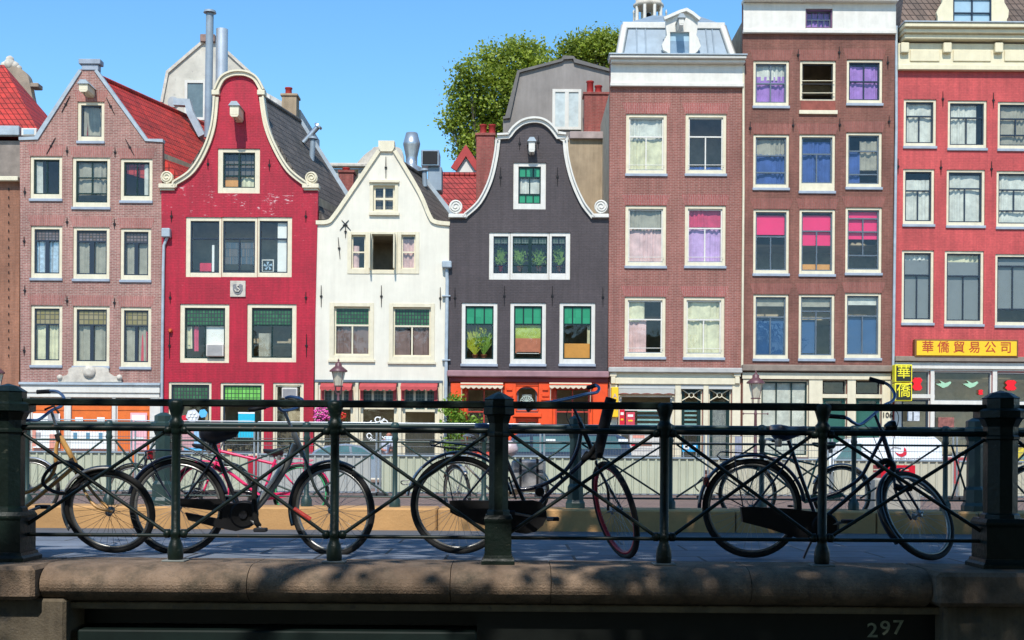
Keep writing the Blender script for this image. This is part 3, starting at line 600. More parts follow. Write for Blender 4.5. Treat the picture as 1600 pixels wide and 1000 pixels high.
for x0, x1, nm in ((720,786,'left'),(858,924,'right')):
    X0,X1,Z0,Z1 = RC(x0,599,x1,608,h.Y); aw = MB(); n = 60; P = []
    for i in range(n+1):
        u = i/n; x = X0+(X1-X0)*u; P += [(x,h.Y-.16,Z1+.02),(x,h.Y-.45,Z1-.08),(x,h.Y-.46,Z1-.17-.07*abs(math.sin(u*math.pi*8)))]
    aw.add(P, [(3*i,3*i+3,3*i+4,3*i+1) for i in range(n)]+[(3*i+1,3*i+4,3*i+5,3*i+2) for i in range(n)])
    t = thing('awning', ((X0+X1)/2,h.Y,Z0), f'folded cream scalloped awning on the {nm} side of the orange shopfront', 'awning', 'cream awnings on the orange shopfront')
    aw.build('canvas', awc, t); MB().tube([(X0,h.Y-.45,Z1-.07),(X1,h.Y-.45,Z1-.07)], .03, 6).build('front_rail', orr, t)
    for xx in (X0+.05,X1-.05): MB().tube([(xx,h.Y-.1,Z1-1.0),(xx,h.Y-.3,Z1-.5),(xx,h.Y-.44,Z1-.1)], .02, 5).build('arm', cream, t)
H4 = h
# ================================================================== brick house with zinc mansard
b5 = BR('rosy_brick', (.245,.075,.058), (.31,.105,.085), (.38,.26,.21), stain=.2, ms=.011)
a5 = BR('rosy_soldier_brick', (.34,.09,.08), (.38,.12,.10), (.42,.28,.24), swap=True, bw=.24, rh=.075, ms=.011)
h = House('canal_house', 'rosy brick house with a white cornice and grey zinc mansard roof', 'house', 0, 0, FY+.02, b5, [(950,600),(953,100),(1160,100),(1158,600)])
st = dict(cw=(5,5,5,6), sash=white, arch=a5)
def grd(hh, x0, x1, y):
    a, b = hh.pw(x0, y), hh.pw(x1, y); return MB().tube([(a.x,hh.Y-.02,a.z),(b.x,hh.Y-.02,b.z)], .014, 6).build('guard_rail', white, hh.root)
for (x0,y0,y1,cu,rows) in ((978,178,272,(('w',0,0,1,.42),('c',0,.42,1,1)),((.36,1,'g'),(.64,2,'g'))),(1071,178,272,(('b',.0,.92,1,1),),((.36,1,'g'),(.64,2,'g'))),
                 (977,321,416,(('g',0,0,1,.4),('pk',.0,.36,1,1)),((.36,1,'g'),(.64,1,'g'))),(1070,321,416,(('r',0,0,1,.33),('l',0,.36,1,1)),((.36,1,'g'),(.64,2,'g'))),
                 (976,464,558,(('c',0,0,.5,.4),('pk',0,.36,.55,1)),((.36,1,'g'),(.64,1,'g'))),(1068,464,559,(('c',0,0,1,.4),('c',0,.3,1,1)),((.36,1,'g'),(.64,2,'g')))):
    h.win(x0,y0,x0+64,y1, cu=cu, rows=rows, **st); grd(h, x0+4, x0+60, y1-14)
h.win(965,616,1054,735, cas=cream, cw=(4,2,4,4), sash=white, rows=((.2,1,'g'),(.8,1,'g')), sill=False, name='shop_window')
for x0, x1 in ((1063,1097),(1107,1142)): h.win(x0,606,x1,735, cas=cream, cw=(2,2,2,3), sash=dgreen, rows=((.18,1,'g'),(.82,1,'g')), sill=False, sw=.13, name='door', cu=(('gb',0,.2,1,1),) if x0 > 1100 else ())
h.wall(eave=15.6, D=8)
h.rect('cornice', white, 951,92,1163,97, -.55,.3,.03); h.rect('cornice', white, 954,97,1162,102, -.4,.3,.03); h.rect('frieze', white, 954,102,1161,131, -.12,.0,.01); h.rect('frieze_moulding', white, 953,131,1161,137, -.2,.0,.02)
h.rect('gutter', lead, 950,90,1164,92, -.6,.3,.005)
# mansard
Y = h.Y; def_ = lambda x, y: (W(x,y,Y).x, W(x,y,Y).z)
z0 = W(1055,91,Y).z; m = MB(); xl0, xl1, xr1, xr0 = W(968,90,Y).x, W(980,42,Y).x, W(1133,42,Y).x, W(1146,90,Y).x; z1 = W(1055,42,Y+1).z
m.add([(xl0,Y+.1,z0),(xr0,Y+.1,z0),(xr1,Y+.9,z1),(xl1,Y+.9,z1),(xl0,Y+8,z0),(xr0,Y+8,z0),(xr1,Y+7,z1),(xl1,Y+7,z1)], [(0,1,2,3),(1,5,6,2),(4,0,3,7),(5,4,7,6),(3,2,6,7)])
mr = m.build('mansard_roof', zinc, h.root)
for x in (996,1010,1108,1118):
    a = W(x,89,Y); f = .9; m = MB().tube([(a.x,Y+.08,z0),(a.x+(.03 if x<1050 else -.03),Y+.88,z1)], .03, 5); m.build('standing_seam', zinc, mr)
def strip(pts, w, name): return MB().tube(pts, w, 4, flat=.6).build(name, white, mr)
strip([(xl0-.02,Y+.05,z0),(xl1-.02,Y+.85,z1)], .17, 'edge_board'); strip([(xr0+.02,Y+.05,z0),(xr1+.02,Y+.85,z1)], .17, 'edge_board')
MB().box(xl1-.12, xr1+.12, Y+.75, Y+.95, z1-.14, z1+.12, .02).build('top_board', white, mr)
m = MB(); zz = W(1055,29,Y+3).z; xm0, xm1 = W(1000,30,Y+3).x, W(1115,30,Y+3).x
m.add([(xl1,Y+.9,z1+.1),(xr1,Y+.9,z1+.1),(xr1,Y+7,z1+.1),(xl1,Y+7,z1+.1),(xm0+.6,Y+3.5,zz+.3),(xm1-.6,Y+3.5,zz+.3)], [(0,1,5,4),(1,2,5),(2,3,4,5),(3,0,4)]); m.build('upper_roof', zinc, mr)
# dormer with scrolled cheeks and a hoist beam
dm = MB(); Yd = Y-.02
o = [(1043,90),(1043,82),(1036,78),(1034,70),(1038,62),(1042,55),(1040,40),(1040,30),(1062,20),(1072,18),(1082,26),(1090,32),(1090,42),(1088,55),(1092,62),(1095,72),(1090,80),(1085,84),(1085,90)]
hole = [(1047,84),(1077,84),(1077,50),(1047,50)]
cutwall([def_(*p) for p in o], [[def_(*p) for p in hole]], Yd, Yd+.2, dm); d = dm.build('dormer', white, h.root)
X0,X1,Z0,Z1 = RC(1047,50,1077,84,Y); MB().box(X0-.1,X1+.1,Yd+.2,Yd+2,Z0-.2,Z1+.5).build('dormer_body', zinc, d)
q = MB(); q.box(X0,X1,Yd+.1,Yd+.16,Z0,Z0+.55); q.build('dormer_shutter', M('slate_blue_board', (.2,.3,.4), .6), d); MB().box(X0,X1,Yd+.12,Yd+.17,Z0+.55,Z1).build('pane', CU['lb'], d)
h.trim('pediment_moulding', white, [(1037,31),(1062,20),(1072,17),(1082,23),(1093,32)], .12, -.2, .0, parent=d)
hoist(h, 1061,28,1069,38, .8, white, lead, False)
h.rect('shop_cornice', M('stone_cornice', (.42,.41,.38), .7, var=.2), 950,575,1158,583, -.35,0,.03); h.rect('shop_frieze', M('shop_cream', (.66,.63,.50), .6, var=.08), 955,583,1155,591, -.1,0,.01); h.rect('shop_fascia', cream, 954,591,1155,601, -.2,0,.02); h.rect('shop_fascia', M('roller_housing', (.5,.5,.47), .6, var=.1), 966,601,1150,608, -.12,0,.01)
for x0, x1 in ((953,964),(1054,1063),(1098,1106),(1143,1156)): h.rect('pilaster', cream, x0,601,x1,735, -.14,.0,.015)
for x in (957,1150): h.rect('pilaster_capital', cream, x-5,582,x+6,589, -.25,0,.02); h.rect('pilaster_bracket', cream, x-3,589,x+4,600, -.26,-.1,.02)
ab = MB(); X0,X1,Z0,Z1 = RC(966,608,1053,616,h.Y); n = 60; P = []
for i in range(n+1):
    u = i/n; x = X0+(X1-X0)*u; P += [(x,h.Y-.2,Z1),(x,h.Y-.2,Z0+.04*abs(math.sin(u*math.pi*5)))]
ab.add(P, [(2*i,2*i+2,2*i+3,2*i+1) for i in range(n)]); ab.build('scalloped_valance', M('grey_canvas', (.42,.42,.38), .8, var=.1), h.root)
for x0 in (1066,1110):
    X0,X1,Z0,Z1 = RC(x0,609,x0+29,626,h.Y); m = MB(); cx_, cz_ = (X0+X1)/2, (Z0+Z1)/2; yy = h.Y+.06
    for sx, sz in ((-1,-1),(1,-1),(-1,1),(1,1)): m.tube([(cx_+sx*.09,yy,cz_+sz*.05),(cx_+sx*(X1-X0)/2,yy,cz_+sz*(Z1-Z0)/2)], .025, 5)
    m.tube([(cx_+.1*math.cos(t*.5236),yy,cz_+.1*math.sin(t*.5236)) for t in range(12)], .025, 6, close=True); m.build('transom_tracery', cream, h.root)
bm_ = MB()
for y in (641,648,655,662,669,676): a, b = h.pw(997,y), h.pw(1050,y); bm_.box(a.x,b.x,h.Y+.3,h.Y+.32,a.z-.05,a.z+.02)
for y in (641,648,655,662,669,676): a, b = h.pw(1069,y), h.pw(1090,y); bm_.box(a.x,b.x,h.Y+.3,h.Y+.32,a.z-.05,a.z+.02)
bm_.build('shop_shelves', M('teal_shelf', (.25,.45,.45), .6), h.root)
h.rect('letter_box', M('grey_panel', (.28,.29,.36), .6), 1147,682,1158,712, -.2,-.14,.01)
pipe(h, [(1161,104),(1161,300),(1159,575)], .05, cream)
H5 = h
# ================================================================== tall brown brick house
b6 = BR('weathered_brown_brick', (.18,.065,.046), (.29,.11,.085), (.27,.17,.13), stain=.55, ms=.011, flake=(.42,.26,.19), fth=.63)
a6 = BR('weathered_soldier_brick', (.26,.085,.065), (.29,.11,.09), (.27,.15,.12), swap=True, bw=.24, rh=.075)
h = House('canal_house', 'tall brown brick house with purple, blue and hot pink curtains by floor', 'house', 0, 0, FY-.05, b6, [(1159,600),(1161,4),(1399,2),(1393,600)])
st = dict(cw=(4,4,4,6), arch=a6)
h.win(1259,16,1299,44, cas=M('dull_purple', (.22,.13,.24), .6), cw=(1,1,1,1), rows=((.5,4,'g'),(.5,4,'g')), cu=(('p',0,0,1,1),), sill=False, sash=greysash, sw=.03, rec=-.06)
h.win(1177,95,1233,166, rows=((.5,2,'g'),(.5,2,'g')), sash=greysash, cu=(('w',0,0,1,.4),('p',0,.3,1,1)), **st)
h.win(1250,95,1306,157, rows=((.55,1,'g'),(.45,1,'g')), sash=iron, opn=((0,),(1,)), cw=(4,4,4,2), arch=a6, sill=False)
h.rect('window_sill', cream, 1248,173,1308,179, -.1,0,.01)
h.win(1323,93,1379,162, rows=((.5,2,'g'),(.5,2,'g')), sash=navy, cu=(('p',.04,.08,1,.95),), **st)
h.win(1177,210,1233,294, rows=((.38,1,'g'),(.36,1,'g'),(.26,1,'g')), sash=greysash, cu=(('g',.0,.0,1,.38),('b',.0,.34,1,1)), **st)
h.win(1249,210,1305,299, rows=((.36,1,'g'),(.64,2,'g')), sash=greysash, cu=(('b',0,.08,1,1),), cw=(4,4,4,13), arch=a6)
h.win(1322,207,1378,293, rows=((.32,1,'g'),(.48,1,'g'),(.2,1,'g')), sash=greysash, cu=(('b',0,.3,.4,1),('g',.4,.1,1,.7)), **st)
h.win(1177,327,1233,428, rows=((.42,1,'g'),(.58,2,'g')), sash=greysash, cu=(('hot',.04,.05,.98,.38,'blind'),), **st)
h.win(1249,327,1305,429, rows=((.32,1,'g'),(.68,2,'g')), sash=greysash, cu=(('hot',.04,.05,.98,.56,'blind'),('or_',.05,.88,.95,.97,'board')), **st)
h.win(1321,324,1378,427, rows=((.14,1,'g'),(.22,2,'g'),(.40,2,'g'),(.24,1,'g')), sash=greysash, cu=(('hot',.04,.02,.98,.48,'blind'),), **st)
h.win(1177,460,1232,561, rows=((.34,1,'g'),(.66,2,'g')), sash=greysash, cu=(('nb',0,.34,1,1,'blind'),('g',0,0,1,.15,'blind')), **st)
h.win(1248,460,1304,561, rows=((.24,1,'g'),(.12,2,'g'),(.64,2,'g')), sash=greysash, cu=(('nb',0,.38,.48,.96,'blind'),('g',0,0,1,.16,'blind')), **st)
h.win(1320,458,1377,560, rows=((.34,1,'g'),(.66,2,'g')), sash=greysash, cu=(('nb',0,.34,1,1,'blind'),('w',0,0,1,.15,'blind')), **st)
h.win(1188,594,1263,715, cas=cream, cw=(2,2,2,4), sash=dgreen, rows=((.3,3,'g'),(.36,3,'g'),(.34,3,'g')), sill=False, sw=.06, cu=(('w',0,0,1,1,'blind'),), name='shop_window')
for x0, x1 in ((1285,1322),(1337,1376)):
    h.win(x0,594,x1,617, cas=cream, cw=(1,1,1,1), sash=iron, rows=((1,1,'g'),), sill=False, name='fanlight')
    h.win(x0,621,x1,735, cas=cream, cw=(1,1,1,1), sash=M('bottle_green_door', (.02,.11,.08), .45, var=.2), rows=((.12,1,'g'),(.88,1,'g')), sill=False, sw=.12, name='door', hole=True)
    X0,X1,Z0,Z1 = RC(x0+4,632,x1-4,730,h.Y); MB().box(X0,X1,h.Y+.1,h.Y+.16,Z0,Z1,.02).build('door_panel', M('bottle_green_door', (0,0,0)), h.root)
h.rect('door_transom', cream, 1284,616,1378,622, -.05,0,.0)
h.wall(eave=18.6, D=9)
h.rect('cornice', white, 1160,0,1400,6, -.4,.3,.03); h.rect('frieze', white, 1161,6,1258,48, -.1,0,.01); h.rect('frieze', white, 1300,6,1399,48, -.1,0,.01); h.rect('frieze', white, 1258,6,1300,15, -.1,0,.01); h.rect('frieze', white, 1258,45,1300,48, -.1,0,.01)
h.rect('frieze_moulding', white, 1160,48,1399,54, -.2,0,.02)
gr = MB()
for y in (127,146): a, b = h.pw(1252,y), h.pw(1304,y); gr.tube([(a.x,h.Y-.06,a.z),(b.x,h.Y-.06,b.z)], .018, 6)
gr.build('guard_rail', cream, h.root)
h.rect('faded_board', M('faded_red_board', (.26,.07,.05), .85, var=.4, vs=3), 1251,158,1305,173, -.02,.02,.0)
h.anchors([(1247,86),(1311,82),(1172,200,0,20),(1239,196,0,20),(1312,195,0,20),(1387,98,0,20),(1389,190,0,18)], 18)
h.rect('shop_cornice', M('brown_stone_cornice', (.24,.19,.15), .8, var=.3), 1158,571,1393,581, -.32,0,.03); h.rect('shop_fascia', cream, 1159,583,1391,593, -.15,0,.01)
for x0, x1 in ((1160,1188),(1263,1284),(1323,1336),(1377,1393)): h.rect('pilaster', cream, x0,593,x1,735, -.1,0,.01)
text('106', .30, h.pw(1385,649,-.13), iron, 'house_number', h.root, .004, bold=.004)
MB().tube([h.pw(1401,40,.05), h.pw(1400,200,-.05), h.pw(1395,575,-.05)], .06, 8).build('downpipe', lead, h.root)
H6 = h
# ================================================================== coral-red painted house
b7 = BR('coral_painted_brick', (.54,.075,.07), (.48,.06,.06), (.40,.05,.052), rough=.6, stain=.3, ms=.009, bump=.5, flake=(.42,.12,.10), fth=.72)
h = House('canal_house', 'coral red painted house with a cream panelled cornice and dark tiled roof at the right', 'house', 0, 0, FY+.03, b7, [(1396,600),(1402,72),(1672,72),(1668,600)])
st = dict(cw=(4,4,4,6))
for (x0,y0,x1,y1,cu,rows) in ((1412,155,1463,229,(('w',.02,.02,.98,.98),),((.34,1,'g'),(.66,2,'g'))),(1481,157,1542,232,(('w',.02,.02,.82,.98),),((.34,1,'g'),(.66,2,'g'))),(1559,159,1618,233,(('g',.0,.0,1,1),),((.34,1,'g'),(.4,2,'g'),(.26,1,'g'))),
     (1411,264,1460,351,(('w',.02,.15,.98,.98),),((.38,1,'g'),(.62,2,'g'))),(1479,265,1539,353,(('w',.02,.05,.98,.98),),((.32,1,'g'),(.68,2,'g'))),(1557,267,1615,355,(('w',.0,.0,1,.98),),((.32,1,'g'),(.42,2,'g'),(.26,1,'g'))),
     (1409,391,1459,505,(('w',.0,.0,1,.1),('gb',0,.1,1,1,'blind')),((.33,1,'g'),(.67,2,'g'))),(1476,392,1537,507,(('c',.0,.0,1,.12),('gb',0,.12,1,1,'blind')),((.33,1,'g'),(.67,2,'g'))),(1555,397,1613,509,(('gb',0,0,1,.8,'blind'),),((.14,1,'g'),(.66,2,'g'),(.2,1,'g')))):
    h.win(x0,y0,x1,y1,cu=cu,rows=rows,**st)
for (x0,y0,x1,y1) in ((1632,160,1665,235),(1630,268,1664,356),(1628,398,1662,510)): h.win(x0,y0,x1,y1,rows=((.34,1,'g'),(.66,2,'g')),**st)
h.win(1423,579,1453,619, cas=white, cw=(2,2,2,2), rows=((1,1,'g'),), sill=False, name='fanlight', sash=greysash, sw=.03); h.win(1459,580,1550,628, cas=white, cw=(2,2,2,2), rows=((1,1,'g'),), sill=False, name='shop_window', sash=greysash, sw=.03)
h.win(1557,582,1655,630, cas=white, cw=(2,2,2,2), rows=((1,1,'g'),), sill=False, name='shop_window', sash=greysash, sw=.03)
h.win(1408,622,1453,735, cas=white, cw=(1,2,2,2), rows=((1,1,'g'),), sill=False, name='door', sash=navy, sw=.08); h.win(1459,632,1550,715, cas=white, cw=(2,2,2,2), rows=((1,1,'g'),), sill=False, name='shop_window', sash=navy, sw=.05); h.win(1557,634,1655,715, cas=white, cw=(2,2,2,2), rows=((1,1,'g'),), sill=False, name='shop_window', sash=navy, sw=.05)
h.wall(eave=16.2, D=9)
h.rect('shop_transom', white, 1408,616,1460,622, -.04,0,.0); h.rect('shop_transom', white, 1459,626,1552,632, -.04,0,.0); h.rect('shop_transom', white, 1557,628,1660,634, -.04,0,.0); h.rect('shop_head', white, 1408,577,1670,580, -.04,0,.0)
cr = M('warm_cream_cornice', (.70,.63,.43), .5, var=.1, streak=.15)
h.rect('cornice', cr, 1405,45,1680,52, -.75,.3,.03); h.rect('cornice', cr, 1406,52,1679,59, -.6,.3,.03); h.rect('cornice', cr, 1408,59,1678,67, -.45,.3,.03); h.rect('gutter', lead, 1404,43,1681,45, -.8,.3,.005)
h.rect('frieze', cr, 1402,70,1672,104, -.15,0,.01); h.rect('frieze_moulding', cr, 1401,104,1672,112, -.24,0,.02)
for x in (1404,1470,1550,1628): h.rect('console', cr, x,70,x+13,86, -.35,-.15,.03)
for x0, x1 in ((1420,1466),(1487,1546),(1567,1624)): h.rect('frieze_panel', cr, x0,80,x1,98, -.2,-.15,.02)
# steep tiled roof, dormer
Y = h.Y; z0 = W(1500,46,Y).z; m = MB(); xa, xb = W(1407,46,Y).x, W(1675,46,Y).x
m.add([(xa,Y+.1,z0),(xb,Y+.1,z0),(xb,Y+2.2,z0+4.2),(xa+1.0,Y+2.2,z0+4.2),(xa,Y+9,z0),(xb,Y+9,z0),(xb,Y+7,z0+4.2),(xa+1.0,Y+7,z0+4.2)], [(0,1,2,3),(1,5,6,2),(4,0,3,7),(5,4,7,6),(3,2,6,7)]); m.build('roof', browntile, h.root)
def_ = lambda x, y: (W(x,y,Y).x, W(x,y,Y).z)
o = [def_(*p) for p in [(1465,47),(1465,26),(1463,20),(1467,12),(1472,4),(1474,-20),(1568,-20),(1569,4),(1576,16),(1575,27),(1573,30),(1572,47)]]
m = cutwall(o, [[def_(1489,45),def_(1549,45),def_(1549,-12),def_(1489,-12)]], Y-.02, Y+.15, MB()); d = m.build('dormer', cr, h.root)
X0,X1,Z0,Z1 = RC(1489,-12,1549,45,Y); MB().box(X0-.15,X1+.15,Y+.15,Y+1.8,Z0-.1,Z1+.3).build('dormer_body', lead, d)
MB().box(X0,X1,Y+.07,Y+.1,Z0,Z1).build('pane', CU['lb'], d); q = MB()
for x in (X0, (X0+X1)/2-.03, X1-.06): q.box(x,x+.06,Y+.0,Y+.07,Z0,Z1)
for y in (45,21,-1): a = def_(1500,y)[1]; q.box(X0+.06,X1-.06,Y+.005,Y+.068,a,a+.05)
q.build('dormer_sash', navy, d)
h.anchors([(1473,155,0,24),(1552,157,0,24),(1403,260,0,24),(1470,262,0,24),(1549,264,0,24)])
h.rect('shop_cornice', M('brown_stone_cornice', (0,0,0)), 1396,558,1672,566, -.3,0,.02); h.rect('shop_fascia', white, 1397,567,1670,577, -.15,0,.01)
for x0, x1 in ((1397,1408),(1453,1459),(1550,1557)): h.rect('pilaster', white, x0,577,x1,735, -.06,0,.01)
H7 = h
# signs
yel = M('sign_yellow', (.85,.50,.01), .5, var=.05); yel2 = M('bright_yellow', (.82,.72,.02), .5, var=.04); blk = M('sign_black', (.02,.025,.02), .5); rlet = M('sign_red', (.45,.05,.01), .5)
X0,X1,Z0,Z1 = RC(1427,531,1588,559,FY-.1); t = thing('shop_sign', ((X0+X1)/2,FY-.1,Z0), 'long yellow sign with brown Chinese characters on the coral house', 'sign')
MB().box(X0,X1,FY-.30,FY-.02,Z0,Z1,.02).build('frame', M('brown_frame', (.18,.08,.02), .6), t); MB().box(X0+.07,X1-.07,FY-.33,FY-.301,Z0+.07,Z1-.07,.008).build('panel', yel, t)
for i, ch in enumerate('華僑貿易公司'):
    text(ch, .50, (X0+.52+i*(X1-X0-1.04)/5, FY-.335, (Z0+Z1)/2+.02), rlet, 'lettering', t, .004, bold=.004)
X0,X1,Z0,Z1 = RC(1396,570,1423,627,FY-.7); t = thing('projecting_sign', ((X0+X1)/2,FY-.7,Z0), 'black and yellow double box sign with two Chinese characters jutting from the wall', 'sign')
zm = (Z0+Z1)/2
for za, zb_, ch in ((zm+.02,Z1,'華'),(Z0,zm-.02,'僑')):
    MB().box(X0,X1,FY-.9,FY-.5,za,zb_,.02).build('sign_box', yel2, t); MB().box(X0+.05,X1-.05,FY-.92,FY-.901,za+.05,zb_-.05).build('sign_face', blk, t)
    text(ch, .56, ((X0+X1)/2,FY-.925,(za+zb_)/2+.02), yel2, 'lettering', t, .004, bold=.002)
MB().tube([((X0+X1)/2,FY-.5,Z1-.1),((X0+X1)/2,FY+.02,Z1-.1)], .03, 6).build('bracket', iron, t)
X0,X1,Z0,Z1 = RC(955,605,966,652,FY-.4); t = thing('shop_sign', ((X0+X1)/2,FY-.4,Z0), 'narrow vertical yellow shop sign between the orange shopfront and the cream pilaster', 'sign')
MB().box(X0,X1,FY-.5,FY-.15,Z0,Z1,.02).build('panel', yel, t)
for ch, py_ in (('A',619),('M',638)): text(ch, .27, ((X0+X1)/2,FY-.505,W(960,py_,FY-.5).z), M('violet_grey_letter', (.35,.28,.38), .6), 'lettering', t, .003)
# red paper hangings behind the coral house's glass
for x0,y0,x1,y1,l in ((1425,590,1441,610,'red cut-paper hanging in the small fanlight by the black and yellow sign'),(1570,594,1588,610,'red cut-paper hanging in the far right shop window'),(1528,609,1536,617,'tiny red paper tag in the middle shop window of the coral house')):
    X0,X1,Z0,Z1 = RC(x0,y0,x1,y1,FY+.08); cx_, cz_ = (X0+X1)/2, (Z0+Z1)/2; w_, h_ = (X1-X0)/2, (Z1-Z0)/2
    solo(MB().prism([(cx_-w_,cz_-h_*.5),(cx_-w_*.5,cz_-h_),(cx_+w_*.6,cz_-h_),(cx_+w_,cz_-h_*.6),(cx_+w_*.6,cz_),(cx_+w_,cz_+h_*.6),(cx_+w_*.6,cz_+h_),(cx_-w_*.5,cz_+h_),(cx_-w_,cz_+h_*.5),(cx_-w_*.6,cz_)], FY+.05, FY+.08), 'paper_hanging', M('bright_red_paper', (.80,.0,.01), .6, var=.03), l, 'decoration', 'red hangings in the coral house')
for x, l in ((1474,'pale green paper bird at the left of the wide shop window'),(1516,'pale green paper bird at the right of the wide shop window')):
    c = W(x,602,FY+.2); m = MB(); m.prism([(c.x-.35,c.z+.05),(c.x-.1,c.z+.08),(c.x-.2,c.z+.2),(c.x+.05,c.z+.08),(c.x+.25,c.z+.16),(c.x+.3,c.z+.1),(c.x+.15,c.z-.05),(c.x-.05,c.z-.12)], FY+.1, FY+.12)
    solo(m, 'paper_bird', M('pale_green_paper', (.35,.6,.4), .7), l, 'decoration', 'paper birds in the shop window')
# ================================================================== far-left buildings
b0 = BR('orange_brown_brick', (.30,.13,.075), (.34,.16,.10), (.24,.14,.10), stain=.4)
h = House('brick_building', 'orange-brown brick building cut by the left edge of the picture', 'house', 0, 0, FY+.3, b0, [(-140,600),(-140,282),(31,282),(30,600)])
for yy_ in (330,420,500): h.win(-110,yy_,-60,yy_+60)
h.wall(eave=10.8, D=7)
h.rect('cornice', cream, -140,277,32,284, -.3,.3,.02)
h.anchors([(14,296+i*13) for i in range(21)], 5)
q = MB(); a = h.pw(-140,277); b = h.pw(29,212); q.box(a.x,b.x,h.Y+.9,h.Y+6,a.z,b.z); q.build('setback_storey', M('grey_brown_render', (.24,.20,.17), .85, var=.3), h.root)
a = W(-140,196,h.Y+.7); b = W(31,212,h.Y+.7); MB().box(a.x,b.x,h.Y+.6,h.Y+.9,b.z,a.z,.02).build('gutter_board', lead, h.root)
m = MB(); A = W(-140,212,h.Y+.9); B = W(64,212,h.Y+.9); Cc = W(-8,112,h.Y+3.5)
m.add([(A.x,h.Y+.9,A.z),(B.x,h.Y+.9,B.z),(Cc.x,h.Y+4.5,Cc.z+.6),(A.x,h.Y+4.5,Cc.z+.6),(B.x,h.Y+8,B.z),(A.x,h.Y+8,A.z)], [(0,1,2,3),(1,4,2),(3,2,4,5),(0,5,4,1),(0,3,5)]); rf = m.build('roof', redtile, h.root)
X0,X1,Z0,Z1 = RC(33,200,57,212,h.Y+.6); MB().box(X0,X1,h.Y+.6,h.Y+2,Z0,Z1,.02).build('roof_light', white, rf); MB().box(X0+.1,X1-.1,h.Y+.585,h.Y+.6,Z0+.06,Z1-.06).build('pane', CU['lb'], rf)
# sandstone gable behind it
Yb = 60; stn = M('brown_sandstone', (.34,.27,.20), .85, var=.35, vs=1.5, bump=.4, bs=15)
o = smooth([(0,116),(2,108),(12,104),(30,106),(42,116),(46,128),(50,150),(56,172),(68,190)], 4)
m = MB(); m.prism([(W(x,y,Yb).x, W(x,y,Yb).z) for x, y in [(-60,300),(-60,130)]+o+[(68,300)]], Yb, Yb+.5); t = thing('stone_gable_building', (W(10,300,Yb).x,Yb,-.6), 'weathered brown sandstone gable with a carved white finial, at the far left', 'building')
m.build('gable', stn, t); m = MB()
for x, y, r in ((13,92,.2),(13,99,.28),(5,101,.2),(21,101,.2),(0,105,.15),(27,105,.15)): c = W(x,y,Yb); m.lathe([(r*.3,-r),(r*.85,-r*.6),(r,0),(r*.85,r*.6),(r*.3,r)], (c.x,Yb+.2,c.z), 10)
m.build('finial', sand, t); X0,X1,Z0,Z1 = RC(48,130,61,137,Yb); MB().box(X0,X1,Yb-.1,Yb+.5,Z0,Z1,.03).build('ledge', stn, t)
# ================================================================== roofs and buildings behind the row
def backbuilding(name, label, Yb, outline, mat, D=6, cat='building', zb=2.0, group=None):
    P = [(W(x,y,Yb).x, W(x,y,Yb).z) for x, y in outline]; t = thing(name, ((P[0][0]+P[-1][0])/2,Yb,zb), label, cat, group)
    MB().prism([(P[0][0],zb)]+P+[(P[-1][0],zb)], Yb, Yb+D).build('wall', mat, t); return t
def bwin(t, Yb, x0,y0,x1,y1, cas=white, n=1, gm=None):
    X0,X1,Z0,Z1 = RC(x0,y0,x1,y1,Yb); w = .13; m = MB(); m.box(X0,X1,Yb-.08,Yb,Z1-w,Z1); m.box(X0,X1,Yb-.08,Yb,Z0,Z0+w); m.box(X0,X0+w,Yb-.08,Yb,Z0+w,Z1-w); m.box(X1-w,X1,Yb-.08,Yb,Z0+w,Z1-w)
    for i in range(1,n): x = X0+(X1-X0)*i/n; m.box(x-w*.7,x+w*.7,Yb-.075,Yb,Z0+w,Z1-w)
    o = m.build('window', cas, t); MB().box(X0+w,X1-w,Yb-.03,Yb-.005,Z0+w,Z1-w).build('pane', gm or CU['lb'], o)
stu = M('stained_stucco', (.55,.52,.44), .85, var=.3, vs=.8, dirt=(.22,.21,.19), dth=.6)
t = backbuilding('stucco_building', 'stained pale stucco gable with one white window rising behind the crimson house', 62, [(254,330),(254,155),(262,113),(316,67),(340,60),(357,83),(390,113),(404,190),(404,330)], stu)
bwin(t, 62, 289,126,322,188, gm=M('grey_green_pane', (.14,.19,.2), .2))
P = [(W(x,y,62).x, W(x,y,62).z) for x, y in [(253,160),(262,113),(318,65)]]; MB().band(P, .13, 61.9, 62.2).build('coping', sand, t)
P = [(W(x,y,62).x, W(x,y,62).z) for x, y in [(356,82),(390,113),(404,190)]]; MB().band(P, .13, 61.9, 62.2).build('coping', sand, t)
c = W(271,150,62); MB().lathe([(.26,-.05),(.26,.05)], (c.x,61.97,c.z-.3), 20, axis='y').build('round_vent', M('grey_paint', (.35,.37,.38), .6), t)
X0,X1,Z0,Z1 = RC(314,55,337,67,62); MB().box(X0,X1,61.8,62.8,Z0,Z1,.03).build('chimney', M('chimney_brown', (.25,.16,.13), .8, var=.4), t)
def flue(name, label, pts, Yf, r, mat, cap=None):
    P = [W(x,y,Yf) for x, y in pts]; t = thing(name, P[0], label, 'flue'); MB().tube(P, r, 16).build('pipe', mat, t)
    if cap: c = P[-1]; d = (P[-1]-P[-2]).normalized(); MB().tube([c+d*.02, c+d*.12], [r*1.7, r*1.5], 16).build('cap', mat, t)
    return t
flue('flue_pipe', 'thin tall grey flue with a flat cap behind the crimson gable', [(325,215),(328,21)], 57.5, .17, zinc, 1)
flue('flue_pipe', 'wide shiny steel flue beside the thin grey one', [(346,150),(347,46)], 57.7, .27, chrome)
flue('flue_pipe', 'short tilted metal flue sticking out over the grey tiled slope', [(474,223),(496,199)], 57, .12, steel, 1)
flue('flue_pipe', 'short upright grey flue beneath the tilted one', [(487,252),(489,218)], 56.9, .12, zinc, 1)
